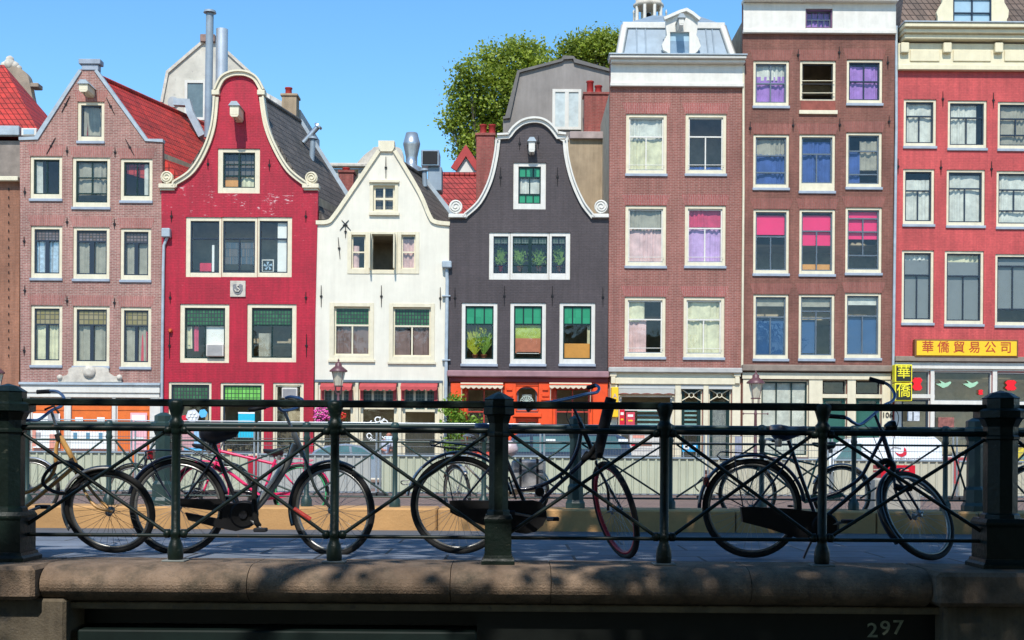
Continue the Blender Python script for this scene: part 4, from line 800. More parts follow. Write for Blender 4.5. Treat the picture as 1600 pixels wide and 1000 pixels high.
t = backbuilding('rooftop_extension', 'low white rooftop extension behind the grey tiled roof of the crimson house', 61, [(408,215),(408,140),(440,158),(470,172),(470,215)], M('dirty_white', (.5,.5,.47), .8, var=.3)); bwin(t, 61, 424,160,432,176, gm=iron); bwin(t, 61, 412,150,422,168, gm=iron)
br2 = BR('chimney_brick', (.28,.06,.05), (.33,.09,.07), (.3,.16,.13), stain=.3); tanr = M('tan_render', (.38,.29,.19), .9, var=.25, vs=1.2, streak=.4, dirt=(.4,.13,.09), dth=.64)
potm = M('red_clay_pot', (.40,.03,.025), .6)
def chimney(label, Yc, x0,y0,x1,y1, mat, pots=(), capm=None):
    X0,X1,Z0,Z1 = RC(x0,y0,x1,y1,Yc); t = thing('chimney', ((X0+X1)/2,Yc+.4,Z0), label, 'chimney'); MB().box(X0,X1,Yc,Yc+.8,Z0,Z1,.01).build('stack', mat, t)
    MB().box(X0-.06,X1+.06,Yc-.06,Yc+.86,Z1,Z1+.12,.02).build('cap', capm or mat, t)
    for px, py in pots: c = W(px,py,Yc+.4); MB().lathe([(.16,Z1+.12-c.z),(.15,0),(.18,.02),(.18,.08)], (c.x,Yc+.4,c.z), 12).build('chimney_pot', potm, t)
chimney('tan rendered chimney with a small red pot behind the crimson house', 60, 440,150,463,200, tanr, ((451,140),))
chimney('brick chimney with tan rendered foot and two red pots left of the charcoal gable', 58, 744,212,772,330, br2, ((755,198),(769,198)))
chimney('small red brick chimney between the crimson and the cream gables', 59, 530,270,552,330, br2, ((541,265),))
chimney('square dark red brick stack with two pots beside the grey mansard', 58.5, 913,148,952,207, br2, ((922,130),(935,137)))
t = backbuilding('ornate_building', 'pale yellow ornamented building seen between the crimson and cream gables', 72, [(505,340),(505,264),(600,264),(600,340)], M('pale_yellow_stone', (.62,.52,.33), .8, var=.25, vs=2))
X0,X1,Z0,Z1 = RC(503,258,600,264,72); MB().box(X0,X1,71.4,72,Z0,Z1,.05).build('cornice', sand, t)
for x in (512,523,560): X0,X1,Z0,Z1 = RC(x,266,x+7,300,72); MB().box(X0,X1,71.7,72,Z0,Z1,.05).build('column', sand, t)
o = smooth([(555,262),(570,245),(582,236),(588,232),(620,232),(630,240),(632,262)], 3); MB().prism([(W(x,y,72).x,W(x,y,72).z) for x, y in o], 71.6, 72.2).build('scrolled_pediment', sand, t)
def roofplane(label, Yr, x0, x1, ytop, ybot, mat, D=3):
    a, b = W(x0,ybot,Yr), W(x1,ytop,Yr+D); m = MB(); z2 = b.z; xb = W(x1,ybot,Yr).x
    m.prismx([(Yr,a.z),(Yr+D,z2),(Yr+2*D,a.z)], a.x, xb); t = thing('roof', ((a.x+xb)/2,Yr,a.z), label, 'roof'); m.build('tiles', mat, t)
    MB().tube([(a.x,Yr+D,z2),(xb,Yr+D,z2)], .12, 8).build('ridge', mat, t)
roofplane('low red tiled roof between the cream gable and the brick chimney', 58, 664, 760, 273, 380, TILE('dull_red_tile', (.40,.04,.035), (.33,.035,.03)), 3.2)
roofplane('patch of red tiled roof right of the grey tiled slope', 64, 505, 536, 285, 345, redtile, 3)
t = backbuilding('small_white_gable', 'tiny white gable edged in red over the low red roof', 70, [(712,290),(712,262),(728,236),(744,262),(744,290)], white, 3)
MB().band([(W(x,y,70).x,W(x,y,70).z) for x, y in [(709,265),(728,236),(747,265)]], .35, 69.8, 70.1).build('red_verge', potm, t)
g4 = M('grey_render', (.27,.245,.225), .9, var=.25, vs=.6, streak=.25, dirt=(.2,.18,.16), dth=.66)
t = backbuilding('grey_mansard_building', 'grey rendered mansard gable with one tall white window behind the charcoal house', 60, [(786,330),(786,185),(793,184),(809,113),(877,95),(880,91),(896,91),(898,95),(953,111),(953,330)], g4)
MB().band([(W(x,y,60).x,W(x,y,60).z) for x, y in [(786,185),(793,184),(810,113),(878,95),(880,91),(896,91),(898,96),(953,111)]], .12, 59.85, 60.1).build('coping', M('dark_coping', (.13,.12,.11), .7), t)
bwin(t, 60, 863,140,908,203, n=2, gm=M('pale_curtain_pane', (.5,.56,.55), .4)); bwin(t, 60, 600,600,602,602) if False else None
X0,X1,Z0,Z1 = RC(890,207,952,218,57); q = thing('rear_wall', ((X0+X1)/2,57,3), 'patchy tan rendered wall right of the charcoal gable, brick showing through', 'wall')
MB().box(X0,X1,56.8,57.6,Z0,Z1,.02).build('ledge', M('pinkish_ledge', (.38,.3,.28), .8, var=.3), q); X0,X1,Z0,Z1 = RC(885,218,952,345,57); MB().box(X0,X1,57,57.5,Z0,Z1).build('wall', tanr, q)
# roof ducts
c = W(643,262,57); t = thing('roof_cowl', c, 'large round metal roof cowl behind the cream gable', 'vent')
k = 57/F; MB().lathe([(22*k,-.25),(16*k,0),(9*k,.1),(9*k,14*k),(9*k,16*k),(13*k,34*k),(13.5*k,37*k),(13*k,39*k),(9*k,54*k),(8.5*k,54*k)], c, 24).build('cowl', steel, t)
X0,X1,Z0,Z1 = RC(658,234,686,259,57); t = thing('duct_box', ((X0+X1)/2,57,Z0), 'black-mouthed square metal duct next to the round cowl', 'vent')
MB().box(X0,X1,57,58.2,Z0,Z1,.03).build('duct', steel, t); MB().box(X0+.06,X1-.06,56.98,57.05,Z0+.06,Z1-.06).build('opening', iron, t)
X0,X1,Z0,Z1 = RC(668,259,690,275,57); MB().box(X0,X1,57.2,58.2,Z0-.6,Z1,.03).build('duct_leg', zinc, t)
flue('flue_pipe', 'small dark flue on the right slope of the cream house', [(664,292),(663,268)], 56, .11, zinc, 1)
# lead gutter scoops on the tiled roofs
t = thing('roof_dormer', W(273,275,56.5), 'small grey lead box dormer at the foot of the red tiled roof', 'dormer'); X0,X1,Z0,Z1 = RC(262,249,291,276,56.5); MB().box(X0,X1,56.5,57.5,Z0,Z1,.03).build('cheeks', lead, t); MB().box(X0+.3,X1-.05,56.48,56.5,Z0+.1,Z1-.1).build('pane', iron, t)
t = thing('roof_flashing', W(290,180,59), 'bent grey lead scoop behind the red tiled roof', 'flashing'); MB().band([(W(x,y,59).x,W(x,y,59).z) for x, y in [(274,162),(296,163),(300,180),(318,215)]], .3, 58.6, 59).build('lead_sheet', lead, t)
# church lantern
t = thing('church_tower', W(1013,60,95), 'small white columned bell lantern of a church above the zinc roof', 'tower'); k = 95/F; c = W(1013,45,95)
MB().lathe([(26*k,-1),(26*k,8*k),(24*k,9*k)], c, 8).build('base', sand, t)
m = MB()
for i in range(8): a = i*math.pi/4+.39; m.tube([c+Vector((20*k*math.cos(a),20*k*math.sin(a),8*k)), c+Vector((20*k*math.cos(a),20*k*math.sin(a),32*k))], 2.6*k, 8)
m.build('columns', white, t); MB().lathe([(22*k,32*k),(24*k,34*k),(24*k,38*k),(20*k,39*k),(20*k,52*k),(8*k,70*k)], c, 8).build('dome', sand, t); MB().lathe([(8*k,12*k),(6*k,18*k),(3*k,24*k)], c, 12).build('bell', iron, t)
for x in (990,1041): p = W(x,35,95); MB().lathe([(1.2*k,-6*k),(1.2*k,14*k),(2*k,15*k),(.5*k,20*k)], p, 6).build('finial', white, t)
# ================================================================== ground, water, bridge
def STONE(name, c, bw, rh, c2=None, mortar=(.05,.05,.05), ms=.012, rough=.8, off=.5, bump=.4):
    m, nt, b = newmat(name); tc = nn(nt, 'ShaderNodeTexCoord').outputs['Object']
    t = nn(nt, 'ShaderNodeTexBrick', offset=off); nt.links.new(tc, t.inputs['Vector'])
    for k, q in (('Scale', 1), ('Brick Width', bw), ('Row Height', rh), ('Mortar Size', ms), ('Mortar Smooth', .2), ('Bias', 0)): t.inputs[k].default_value = q
    for k, q in (('Color1', c), ('Color2', c2 or tuple(x*1.25 for x in c)), ('Mortar', mortar)): t.inputs[k].default_value = (*q, 1)
    n = noise(nt, 2.2, tc, 8, .75); col = mixc(nt, .6, t.outputs['Color'], mixc(nt, ramp(nt, n, .3, .7), (.5,.5,.5), (1.4,1.4,1.4)), 'MULTIPLY')
    n2 = noise(nt, 60, tc, 3); col = mixc(nt, .4, col, mixc(nt, n2, (.5,.5,.5), (1.5,1.5,1.5)), 'MULTIPLY')
    nt.links.new(col, b.inputs['Base Color']); b.inputs['Roughness'].default_value = rough
    inv = nn(nt, 'ShaderNodeMath', operation='SUBTRACT'); inv.inputs[0].default_value = 1; nt.links.new(t.outputs['Fac'], inv.inputs[1]); bumpn(nt, b, inv.outputs[0], bump, .01)
    return m
slab = STONE('pavement_slabs', (.125,.145,.18), .9, .55); asphalt = M('asphalt', (.10,.105,.115), .85, var=.25, vs=3, bump=.4, bs=150); paver = STONE('clinker_paving', (.20,.12,.085), .2, .1, (.26,.16,.12), ms=.012)
def struct(mb, name, mat): o = mb.build(name, mat); o['kind'] = 'structure'; return o
struct(MB().box(-60,60,8.76,10.8,-.5,-.004), 'pavement', slab)
struct(MB().box(-60,60,10.8,15.62,-.6,-.235), 'road', asphalt)
struct(MB().add([(-70,16.3,-.12),(70,16.3,-.12),(70,28,-.28),(-70,28,-.28),(70,40,-.5),(-70,40,-.5),(70,60,-.5),(-70,60,-.5)], [(0,1,2,3),(3,2,4,5),(5,4,6,7)]), 'street', paver)
struct(MB().add([(-900,60.0,-.55),(900,60.0,-.55),(900,2500,-.55),(-900,2500,-.55)], [(0,1,2,3)]), 'ground', M('city_ground', (.15,.14,.12), .9))
struct(MB().box(-60,60,40.5,44.9,-.6,-.49).box(-60,60,44.9,45.1,-.6,-.42), 'quayside_road', M('grey_clinker', (.17,.16,.15), .85, var=.3))
m, nt, b = newmat('canal_water'); b.inputs['Base Color'].default_value = (.012,.022,.016,1); b.inputs['Roughness'].default_value = .06
tc = nn(nt, 'ShaderNodeTexCoord').outputs['Object']; bumpn(nt, b, noise(nt, 2.0, tc, 4), .35, .1)
struct(MB().add([(-300,-40,-2.2),(300,-40,-2.2),(300,16,-2.2),(-300,16,-2.2)], [(0,1,2,3)]), 'canal_water', m)
struct(MB().box(-60,60,-40,-3.2,-3,-.7), 'quay', paver)
# far kerb stones, lit in part
kst = M('yellow_kerb_stone', (.50,.28,.11), .85, var=.25, vs=1.4, bump=.5, bs=40, dirt=(.24,.17,.10), dth=.62)
mb = MB(); j = [-12,-9.6,-7.3,-4.6] + [W(x,812,15.6).x for x in (683,1150,1370,1530)] + [7.4,9.5,12]
j = sorted(j)
for a, c in zip(j, j[1:]): mb.box(a+.006, c-.006, 15.6, 16.28, -.3, .035, .02)
struct(mb, 'kerb_stones', kst)
# coping of the bridge edge
cst = M('granite_coping', (.25,.175,.12), .85, var=.5, vs=1.6, streak=.6, bump=1.0, bs=90, dirt=(.06,.052,.036), dth=.46, dw=.25)
prof = [(8.77,0)] + [(8.38+.0*i,0) for i in range(1)] + [(8.36-.22*math.sin(R(a)), -.123+.123*math.cos(R(a))) for a in range(0,176,11)] + [(8.40,-.246),(8.77,-.246)]
cm_ = thing('bridge_edge', (0,8.5,-.25), 'stone bridge edge with rounded granite coping over a dark steel beam', 'bridge')
xs = [W(x,900,8.3).x for x in (-150,75,393,705,860,1168,1445,1760)]
for i, (a, c) in enumerate(zip(xs, xs[1:])):
    if i in (0, 6): MB().box(a+.004, c-.004, 8.06, 8.76, -.215, 0, .025).build('pedestal_block', cst, cm_)
    else: MB().prismx([(y, z+.0) for y, z in prof], a+.0025, c-.0025).build('coping_stone', cst, cm_)
for x0, x1, y0 in ((-400,-150,8.14),(1760,2100,8.14)): MB().prismx(prof, W(x0,900,8.3).x, W(x1,900,8.3).x).build('coping_stone', cst, cm_)
X0, X1 = W(112,960,8.3).x, W(1466,960,8.3).x; XM = W(745,960,8.3).x
drip = M('ledge_stone', (.17,.14,.09), .85, var=.4, vs=3, bump=.5, dirt=(.10,.09,.07), dth=.55)
MB().box(X0-.5, X1+.3, 8.28, 8.75, -.292, -.247, .006).build('drip_ledge', drip, cm_)
blkst = M('black_painted_steel', (.005,.007,.006), .5, var=.4, vs=3, dirt=(.05,.05,.045), dth=.7)
MB().box(X0, XM, 8.55, 8.7, -.42, -.293).build('girder_web', blkst, cm_)
MB().box(X0+.05, XM, 8.26, 8.7, -1.0, -.425, .01).build('girder_flange', M('green_black_steel', (.006,.014,.012), .5, var=.5, vs=2.5), cm_)
MB().box(XM, X1, 8.36, 8.7, -1.0, -.293).build('girder_plate', blkst, cm_)
pst = M('pier_stone', (.16,.13,.09), .85, var=.5, streak=.7, vs=1.6, bump=.7, bs=60, dirt=(.08,.07,.06), dth=.55)
a = W(-300,960,8.2).x; MB().box(a, X0, 8.18, 8.8, -3, -.216, .02).build('pier', pst, cm_); c = W(1900,960,8.2).x; MB().box(X1, c, 8.18, 8.8, -3, -.216, .02).build('pier', pst, cm_)
MB().box(-60,a,8.2,8.8,-3,-.25).build('pier', pst, cm_); MB().box(c,60,8.2,8.8,-3,-.25).build('pier', pst, cm_)
for ch_, px_, py_ in (('2',1363.5,986),('9',1383.5,982.5),('7',1403.5,981.5)): v = W(px_,py_,8.35); text(ch_, .132, (v.x,8.355,v.z), M('faded_white_number', (.24,.27,.19), .8, var=.4, vs=40), 'bridge_number', cm_, .002, bold=.0012, sx=1.12)
# ================================================================== near railing
rl = M('dark_green_rail_paint', (.004,.011,.008), .42, var=.45, vs=5, bump=.45, bs=28, coat=.0, dirt=(.035,.04,.03), dth=.62, dw=.03); rl2 = M('worn_rail_paint', (.006,.014,.012), .45, var=.5, vs=7, coat=.0, dirt=(.13,.07,.04), dth=.61)
YR = 8.5
def zr(px, py): return W(px, py, YR).z
rt = thing('railing', (0,YR,0), 'near black-green iron bridge railing with square pillars and crossed bars', 'railing')
def pillar(px, k, big):
    c = W(px, 750, YR); x = c.x; w = .112*k; p = MB(); q = 1.4142; a = math.pi/4
    def sq(prof): p.lathe([(r*q, h) for r, h in prof], (x,YR,0), 4, False, a)
    def oc(prof): p.lathe([(r*1.082, h) for r, h in prof], (x,YR,0), 8, False, math.pi/8)
    sq([(w*1.36,0),(w*1.36,.025),(w*1.22,.04),(w*1.18,.06)])
    sq([(w*1.10,.06),(w*1.10,.27),(w*1.16,.285),(w*1.16,.30),(w*1.05,.325)])
    oc([(w*1.0,.30),(w*.92,.35),(w*.80,.36),(w*.80,.84),(w*.88,.85),(w*.88,.865),(w*.80,.875),(w*.82,.93),(w*1.0,.98),(w*1.28,.99),(w*1.28,1.035),(w*1.05,1.05)])
    t = .0 if not big else .015
    oc([(w*(1.2 if not big else .86),1.045),(w*(1.2 if not big else .86),1.085+t*2),(w*(1.25 if not big else .9),1.09+t*2),(w*.5,1.125+t*2),(w*.04,1.142+t*2)])
    o = p.build('pillar', rl, rt); return x
Pm = pillar(779,.62*1.15,False); Pl = pillar(12,1.12,True); Pr = pillar(1563,1.12,True)
th = []
for px in (275,523,1038,1285,-240,-490,1812,2062):
    x = W(px,750,YR).x; th.append(x)
    MB().lathe([(.048,0),(.048,.012),(.050,.02),(.052,.05),(.050,.09),(.043,.118),(.034,.14),(.031,.155),(.037,.17),(.040,.185),(.037,.20),(.030,.21),(.029,.86),(.033,.87),(.046,.90),(.05,.93),(.036,.945),(.034,.96),(.045,1.0),(.062,1.05),(.056,1.065),(.035,1.075)], (x,YR,0), 20).build('baluster', rl, rt)
    MB().box(x-.075,x+.075,YR-.07,YR+.07,0,.012,.004).build('foot_plate', M('pale_foot_plate', (.2,.22,.21), .7), rt)
nodes = [Pl,th[0],th[1],Pm,th[2],th[3],Pr]; zt, zs, zb = 1.055, .882, .172
nodes = [th[5],th[4]]+nodes+[th[6],th[7]]
for a, c in zip(nodes, nodes[1:]):
    MB().box(a+.02,c-.02,YR-.03,YR+.03,zt-.026,zt+.022,.009).build('top_rail', rl, rt); MB().tube([(a,YR,zs),(c,YR,zs)], .020, 10).build('middle_rail', rl2, rt); MB().tube([(a,YR,zb),(c,YR,zb)], .0125, 8).build('bottom_rail', rl2, rt)
    ia, ic = a+.06, c-.06
    MB().tube([(ia,YR-.008,zs-.01),(ic,YR-.008,zb+.02)], .0125, 8).build('diagonal_bar', rl2, rt); MB().tube([(ia,YR+.012,zb+.02),(ic,YR+.012,zs-.01)], .0125, 8).build('diagonal_bar', rl2, rt)
    for x in (a+.055, c-.055):
        for z in (zs-.01, zb+.012): MB().lathe([(.012,-.025),(.03,-.015),(.03,.015),(.012,.025)], (x,YR,z), 10, axis='x').build('joint', rl, rt)
for px in (275,523,1038,1285):
    x = W(px,750,YR).x; MB().lathe([(.03,-.04),(.038,-.025),(.038,.025),(.03,.04)], (x,YR,zs), 14).build('collar', rl, rt)
# red scrape on the diagonal
MB().tube([W(459,795,YR-.006),W(485,812,YR-.006)], .0165, 8).build('red_paint_scrape', M('red_scrape', (.45,.03,.02), .6, var=.5, vs=60), rt)
# ================================================================== far railing
YF = 15.95; fr = thing('railing', (0,YF,.035), 'far dark green iron railing across the road with thin posts and wider pillars', 'railing')
rf_ = M('far_rail_paint', (.018,.045,.042), .45, var=.35)
fx = []
for px in (-90,42,170,479,617,756,1047,1190,1334,1477,1620):
    x = W(px,750,YF).x; fx.append(x)
    MB().lathe([(.07,.035),(.07,.12),(.045,.16),(.032,.18),(.03,.85),(.045,.88),(.035,.92),(.04,1.0),(.062,1.04),(.05,1.075),(.02,1.09)], (x,YF,0), 12).build('baluster', rf_, fr)
for px, w in ((255,.125),(899,.098),(1523,.125)):
    x = W(px,750,YF).x; fx.append(x); MB().lathe([(w*1.3,.035),(w*1.3,.1),(w*1.1,.14),(w*1.05,.30),(w*.8,.34),(w*.78,.9),(w*1.0,.97),(w*1.25,1.0),(w*1.25,1.06),(w*.9,1.08),(w*.9,1.15),(w*.3,1.19)], (x,YF,0), 8, False, math.pi/8).build('pillar', rf_, fr)
fx.sort(); zt, zs, zb = 1.05, .845, .16
for a, c in zip(fx, fx[1:]):
    MB().tube([(a,YF,zt),(c,YF,zt)], .026, 8).build('top_rail', rf_, fr); MB().tube([(a,YF,zs),(c,YF,zs)], .015, 6).build('middle_rail', rf_, fr); MB().tube([(a,YF,zb),(c,YF,zb)], .012, 6).build('bottom_rail', rf_, fr)
    MB().tube([(a+.08,YF,zs-.01),(c-.08,YF,zb+.02)], .013, 6).build('diagonal_bar', rf_, fr); MB().tube([(a+.08,YF,zb+.02),(c-.08,YF,zs-.01)], .013, 6).build('diagonal_bar', rf_, fr)
# ================================================================== construction fence
YC = 28.0
cov = [M('fence_sheet_grey', (.36,.37,.35), .6, var=.1, vs=1), M('fence_sheet_green', (.42,.44,.33), .6, var=.12, vs=1), M('fence_sheet_beige', (.46,.44,.34), .6, var=.12, vs=1)]
ed = [-46,208,400,591,847,1103,1297,1492,1750]; cc_ = [1,1,0,1,1,2,2,2]
words = ['leftmost','second','third, greyer','fourth, dented','fifth','sixth','seventh','rightmost']
for i, (a, c) in enumerate(zip(ed, ed[1:])):
    A = W(a+3,742,YC); C_ = W(c-3,742,YC); dz = -.0018*(a-200)/71*10*.35
    zb = -.28; zc = W((a+c)/2, 708+(a+c)/2*.004, YC).z + dz; ztp = zc+.72
    t = thing('site_fence', ((A.x+C_.x)/2,YC,zb), f'{words[i]} panel from the left of the steel mesh site fence with pale ribbed sheeting', 'fence', 'site fence panels behind the far railing')
    f = MB()
    for x in (A.x, C_.x): f.tube([(x,YC,zb),(x,YC,ztp)], .022, 8)
    f.tube([(A.x,YC,ztp),(C_.x,YC,ztp)], .012, 8); f.tube([(A.x,YC,zb+.08),(C_.x,YC,zb+.08)], .02, 8); f.build('frame', steel, t)
    g = MB(); n = int((C_.x-A.x)/.06)
    for k in range(1,n): x = A.x+(C_.x-A.x)*k/n; g.tube([(x,YC,zc-.05),(x,YC,ztp)], .0025, 3, caps=False)
    for k in range(5): z = zc+.06+k*.15; g.tube([(A.x,YC,z),(C_.x,YC,z)], .006, 4, caps=False)
    g.build('wire_mesh', M('dull_mesh_wire', (.16,.17,.18), .6, .3), t)
    s = MB(); P = []; x = A.x+.03; k = 0; xs_ = []
    while x < C_.x-.03: xs_ += [(x,0),(x+.02,-.035),(x+.045,-.035),(x+.065,0)]; x += .17
    P = []
    for xx, d in xs_: P += [(xx,YC-.03+d,zb+.1),(xx,YC-.03+d,zc)]
    s.add(P, [(2*k,2*k+2,2*k+3,2*k+1) for k in range(len(xs_)-1)]); sh = s.build('sheeting', cov[cc_[i]], t)
    MB().box(A.x+.03,C_.x-.03,YC-.075,YC-.0,zc,zc+.035).build('sheet_edge', zinc, t)
    for x in (A.x+.02, C_.x-.02): MB().box(x-.1,x+.1,YC-.3,YC+.3,zb-.02,zb+.09,.02).build('foot_block', M('foot_rubber', (.03,.03,.032), .8), t)
# ================================================================== bicycles
tyre = M('tyre_rubber', (.018,.018,.018), .75, var=.3, vs=12, bump=.3, bs=90); rimm = M('dull_rim', (.28,.28,.27), .35, .7, var=.3, vs=8); spk = M('spoke_steel', (.30,.30,.30), .35, .7, var=.1); blackp = M('black_bike_paint', (.012,.013,.018), .3, var=.4, vs=6, coat=.4)
navyp = M('blue_black_bike_paint', (.014,.020,.045), .3, var=.3, vs=6, coat=.15); gripm = M('grip_rubber', (.015,.016,.02), .6); chainm = M('black_chaincase', (.006,.006,.007), .5, var=.4, vs=5); leather = M('black_saddle', (.016,.018,.026), .4, var=.3, vs=9, coat=.2)
def basis(n):
    n = Vector(n).normalized(); e1 = Vector((0,0,1)).cross(n)*-1
    e1 = e1.normalized(); e2 = n.cross(e1).normalized()
    if e2.z < 0: e2 = -e2
    if e1.x < 0: e1 = -e1
    return n, e1, e2
def wheel(t, c, Rr, n=(0,1,0), ty=None, rm=None, tr=.021, ns=32, sp=.0013, sm=None, seg=56, rim2=None):
    n, e1, e2 = basis(n); c = Vector(c)
    ring = lambda r, d=0: [c+n*d+(e1*math.cos(2*math.pi*i/seg)+e2*math.sin(2*math.pi*i/seg))*r for i in range(seg)]
    w = MB().tube(ring(Rr-tr), tr, 10, close=True).build('wheel', ty or tyre, t)
    m = MB(); ri = Rr-2*tr
    A, B, C_, D = ring(ri+.004,-.014), ring(ri+.004,.014), ring(ri-.014,.010), ring(ri-.014,-.010)
    V_ = A+B+C_+D; F_ = []
    for i in range(seg):
        j = (i+1) % seg
        for k in range(4): F_.append((k*seg+i, k*seg+j, ((k+1)%4)*seg+j, ((k+1)%4)*seg+i))
    m.add(V_, F_, True).build('rim', rm or rimm, w)
    m = MB()
    for i in range(ns):
        a = 2*math.pi*i/ns; s = -1 if i % 2 else 1; off = (.42 if (i//2) % 2 else -.42)
        p0 = c+n*s*.028+(e1*math.cos(a+off)+e2*math.sin(a+off))*.022; p1 = c+(e1*math.cos(a)+e2*math.sin(a))*(ri-.012)
        m.tube([p0,p1], sp, 4, caps=False)
    m.build('spokes', sm or spk, w)
    m = MB(); P = [(-.06,.006),(-.03,.006),(-.03,.026),(-.024,.026),(-.02,.013),(.02,.013),(.024,.026),(.03,.026),(.03,.006),(.06,.006)]
    m.tube([c+n*a for a, _ in P], [r for _, r in P], 12); m.build('hub', spk, w)
    return w
def fender(t, c, Rr, a0, a1, n=(0,1,0), mat=None, w=.03, name='mudguard', gap=.022):
    n, e1, e2 = basis(n); c = Vector(c); m = MB(); N = 30; P = []
    sec = [(-w,-.018),(-w*.8,-.004),(0,.004),(w*.8,-.004),(w,-.018),(w*.8,-.009),(0,-.001),(-w*.8,-.009)]
    for i in range(N+1):
        a = R(a0+(a1-a0)*i/N)
        for s, d in sec: P.append(c+n*s+(e1*math.cos(a)+e2*math.sin(a))*(Rr+gap+d))
    K = len(sec); F_ = [(i*K+k,i*K+(k+1)%K,(i+1)*K+(k+1)%K,(i+1)*K+k) for i in range(N) for k in range(K)]+[tuple(range(K)),tuple(range(N*K,N*K+K))]
    return m.add(P, F_, True).build(name, mat or blackp, t)
class Bike:
    def __init__(s, name, label, Y, gx, group='bicycles leaning on the near railing', z=0):
        s.Y = Y; s.t = thing(name, (W(gx,860,Y).x,Y,z), label, 'bicycle', group); s.k = Y/F
    def p(s, q): return W(q[0], q[1], s.Y+(q[2] if len(q) > 2 else 0))
    def tube(s, name, pts, r, mat=None, sm=False, seg=10, flat=1, parent=None):
        P = [s.p(q) for q in pts]
        if sm: P = [Vector(v) for v in smooth([tuple(v) for v in P], 6)]
        return MB().tube(P, r, seg, flat=flat).build(name, mat or blackp, parent or s.t)
    def saddle(s, x0, y0, x1, y1, nose=1, mat=None, w=.085):
        """saddle seen from the side: photo box, nose towards +1 right / -1 left"""
        a, b = s.p((x0,(y0+y1)/2)), s.p((x1,(y0+y1)/2)); L = b.x-a.x; h = (y1-y0)*s.k; zt = W((x0+x1)/2, y0, s.Y).z
        sec = [(0,.55,.62,.0),(.08,.9,.85,.0),(.22,1.,.98,.0),(.4,.85,.9,.06),(.55,.5,.72,.10),(.75,.3,.58,.06),(.93,.24,.48,.02),(1,.12,.25,.03)]
        V_ = []; K = 12
        for u, ww, hh, dz in sec:
            x = a.x+L*u if nose > 0 else b.x-L*u
            for k in range(K):
                q = 2*math.pi*k/K; yy = math.cos(q)*w*ww; zz = math.sin(q); zz = zz*(.12 if zz > 0 else .88)*h*hh
                V_.append((x, s.Y+yy, zt-.12*h-dz*h+zz))
        F_ = [(i*K+k,i*K+(k+1)%K,(i+1)*K+(k+1)%K,(i+1)*K+k) for i in range(len(sec)-1) for k in range(K)]+[tuple(range(K)),tuple(range((len(sec)-1)*K,len(sec)*K))]
        o = MB().add(V_, F_, True).build('saddle', mat or leather, s.t)
        m = MB(); cx = a.x+L*(.2 if nose > 0 else .8)
        for d in (-.03,.03): m.lathe([(.014,-.05),(.02,-.04),(.02,.04),(.014,.05)], (cx,s.Y+d,zt-h*.9), 8)
        m.build('saddle_springs', spk, o); return o
    def poly(s, name, pts, y0, y1, mat, bev=False):
        return MB().prism([(s.p(q).x, s.p(q).z) for q in pts], s.Y+y0, s.Y+y1).build(name, mat, s.t)
    def crank(s, bb, a, L=.17, mat=None, side=-1):
        c = s.p(bb); d = Vector((math.cos(a),0,math.sin(a)))*L
        for sg in (1,-1):
            y = side*sg*.075; e = c+d*sg; m = MB().tube([(c.x,s.Y+y,c.z),(e.x,s.Y+y*1.15,e.z)], .010, 8, flat=.6); o = m.build('crank', spk, s.t)
            MB().box(e.x-.045,e.x+.045,s.Y+y*1.15+(-.09 if y<0 else .01),s.Y+y*1.15+(-.01 if y<0 else .09),e.z-.014,e.z+.014,.006).build('pedal', gripm, o)
    def rack(s, up, lo, x_end, mat, strut=()):
        for d in (-.055,.055): s.tube('rack_rail', [(x,y,d) for x, y in up], .0055, mat, seg=8)
        s.tube('rack_loop', [(x,y,0) for x, y in lo], .005, mat, seg=8)
        for st_ in strut:
            for d in (-.06,.06): s.tube('rack_strut', [(x,y,d) for x, y in st_], .005, mat, seg=6)
# ---- A: bamboo bicycle at the left
bam = M('golden_bamboo', (.55,.30,.09), .4, var=.45, vs=7, coat=.3, dirt=(.10,.05,.02), dth=.66)
B = Bike('bicycle', 'bamboo-framed bicycle with a looped black cable lock, at the far left behind the big pillar', 8.95, 60)
cA = B.p((172,799)); nA = (0.02,.94,.34); wheel(B.t, cA, .318, nA, sm=M('dark_spoke', (.08,.08,.08), .4, .5)); wheel(B.t, B.p((-62,800)), .318, nA)
fender(B.t, cA, .318, 78, 205, nA, M('dented_grey_mudguard', (.34,.33,.31), .5, .4, var=.3), .028)
B.tube('fork', [(112,720),(126,755),(148,790,-.055),(176,799,-.05)], .011, bam, True); B.tube('fork', [(116,724),(140,762,.05),(160,785,.055),(176,799,.05)], .011, bam, True)
B.tube('head_tube', [(94,682),(118,724)], [.019,.019], bam); B.tube('down_tube', [(119,726),(84,756),(46,787),(20,806)], .0155, bam, True)
B.tube('frame_tube', [(92,684),(88,700),(86,728),(76,748),(52,765),(20,775)], .0145, bam, True); B.tube('frame_joint', [(90,678),(93,688)], .024, M('joint_wrap', (.02,.02,.02), .8)); B.tube('frame_joint', [(112,716),(118,728)], .022, M('joint_wrap', (0,0,0)))
B.tube('seat_tube', [(20,806),(-8,690)], .016, bam); B.tube('chain_stay', [(20,806),(-62,800)], .012, bam); B.tube('seat_stay', [(-6,712),(-62,800)], .012, bam); B.saddle(-40,655,20,680,1)
B.tube('stem', [(92,680),(80,641)], .011, spk)
B.tube('handlebar', [(-30,670,-.26),(5,665,-.24),(42,657,-.20),(60,656,-.12),(81,641,0),(96,634,.1),(100,622,.2),(90,612,.26),(74,611,.28)], .011, M('blue_steel_bar', (.10,.16,.28), .3, .6), True); B.tube('grip', [(-30,670,-.26),(5,665,-.24)], .016, gripm); B.tube('grip', [(78,611.5,.28),(58,612.5,.29)], .016, gripm)
B.tube('brake_lever', [(70,640,-.05),(84,634,-.06),(92,646,-.05)], .008, iron); B.crank((20,806), R(200))
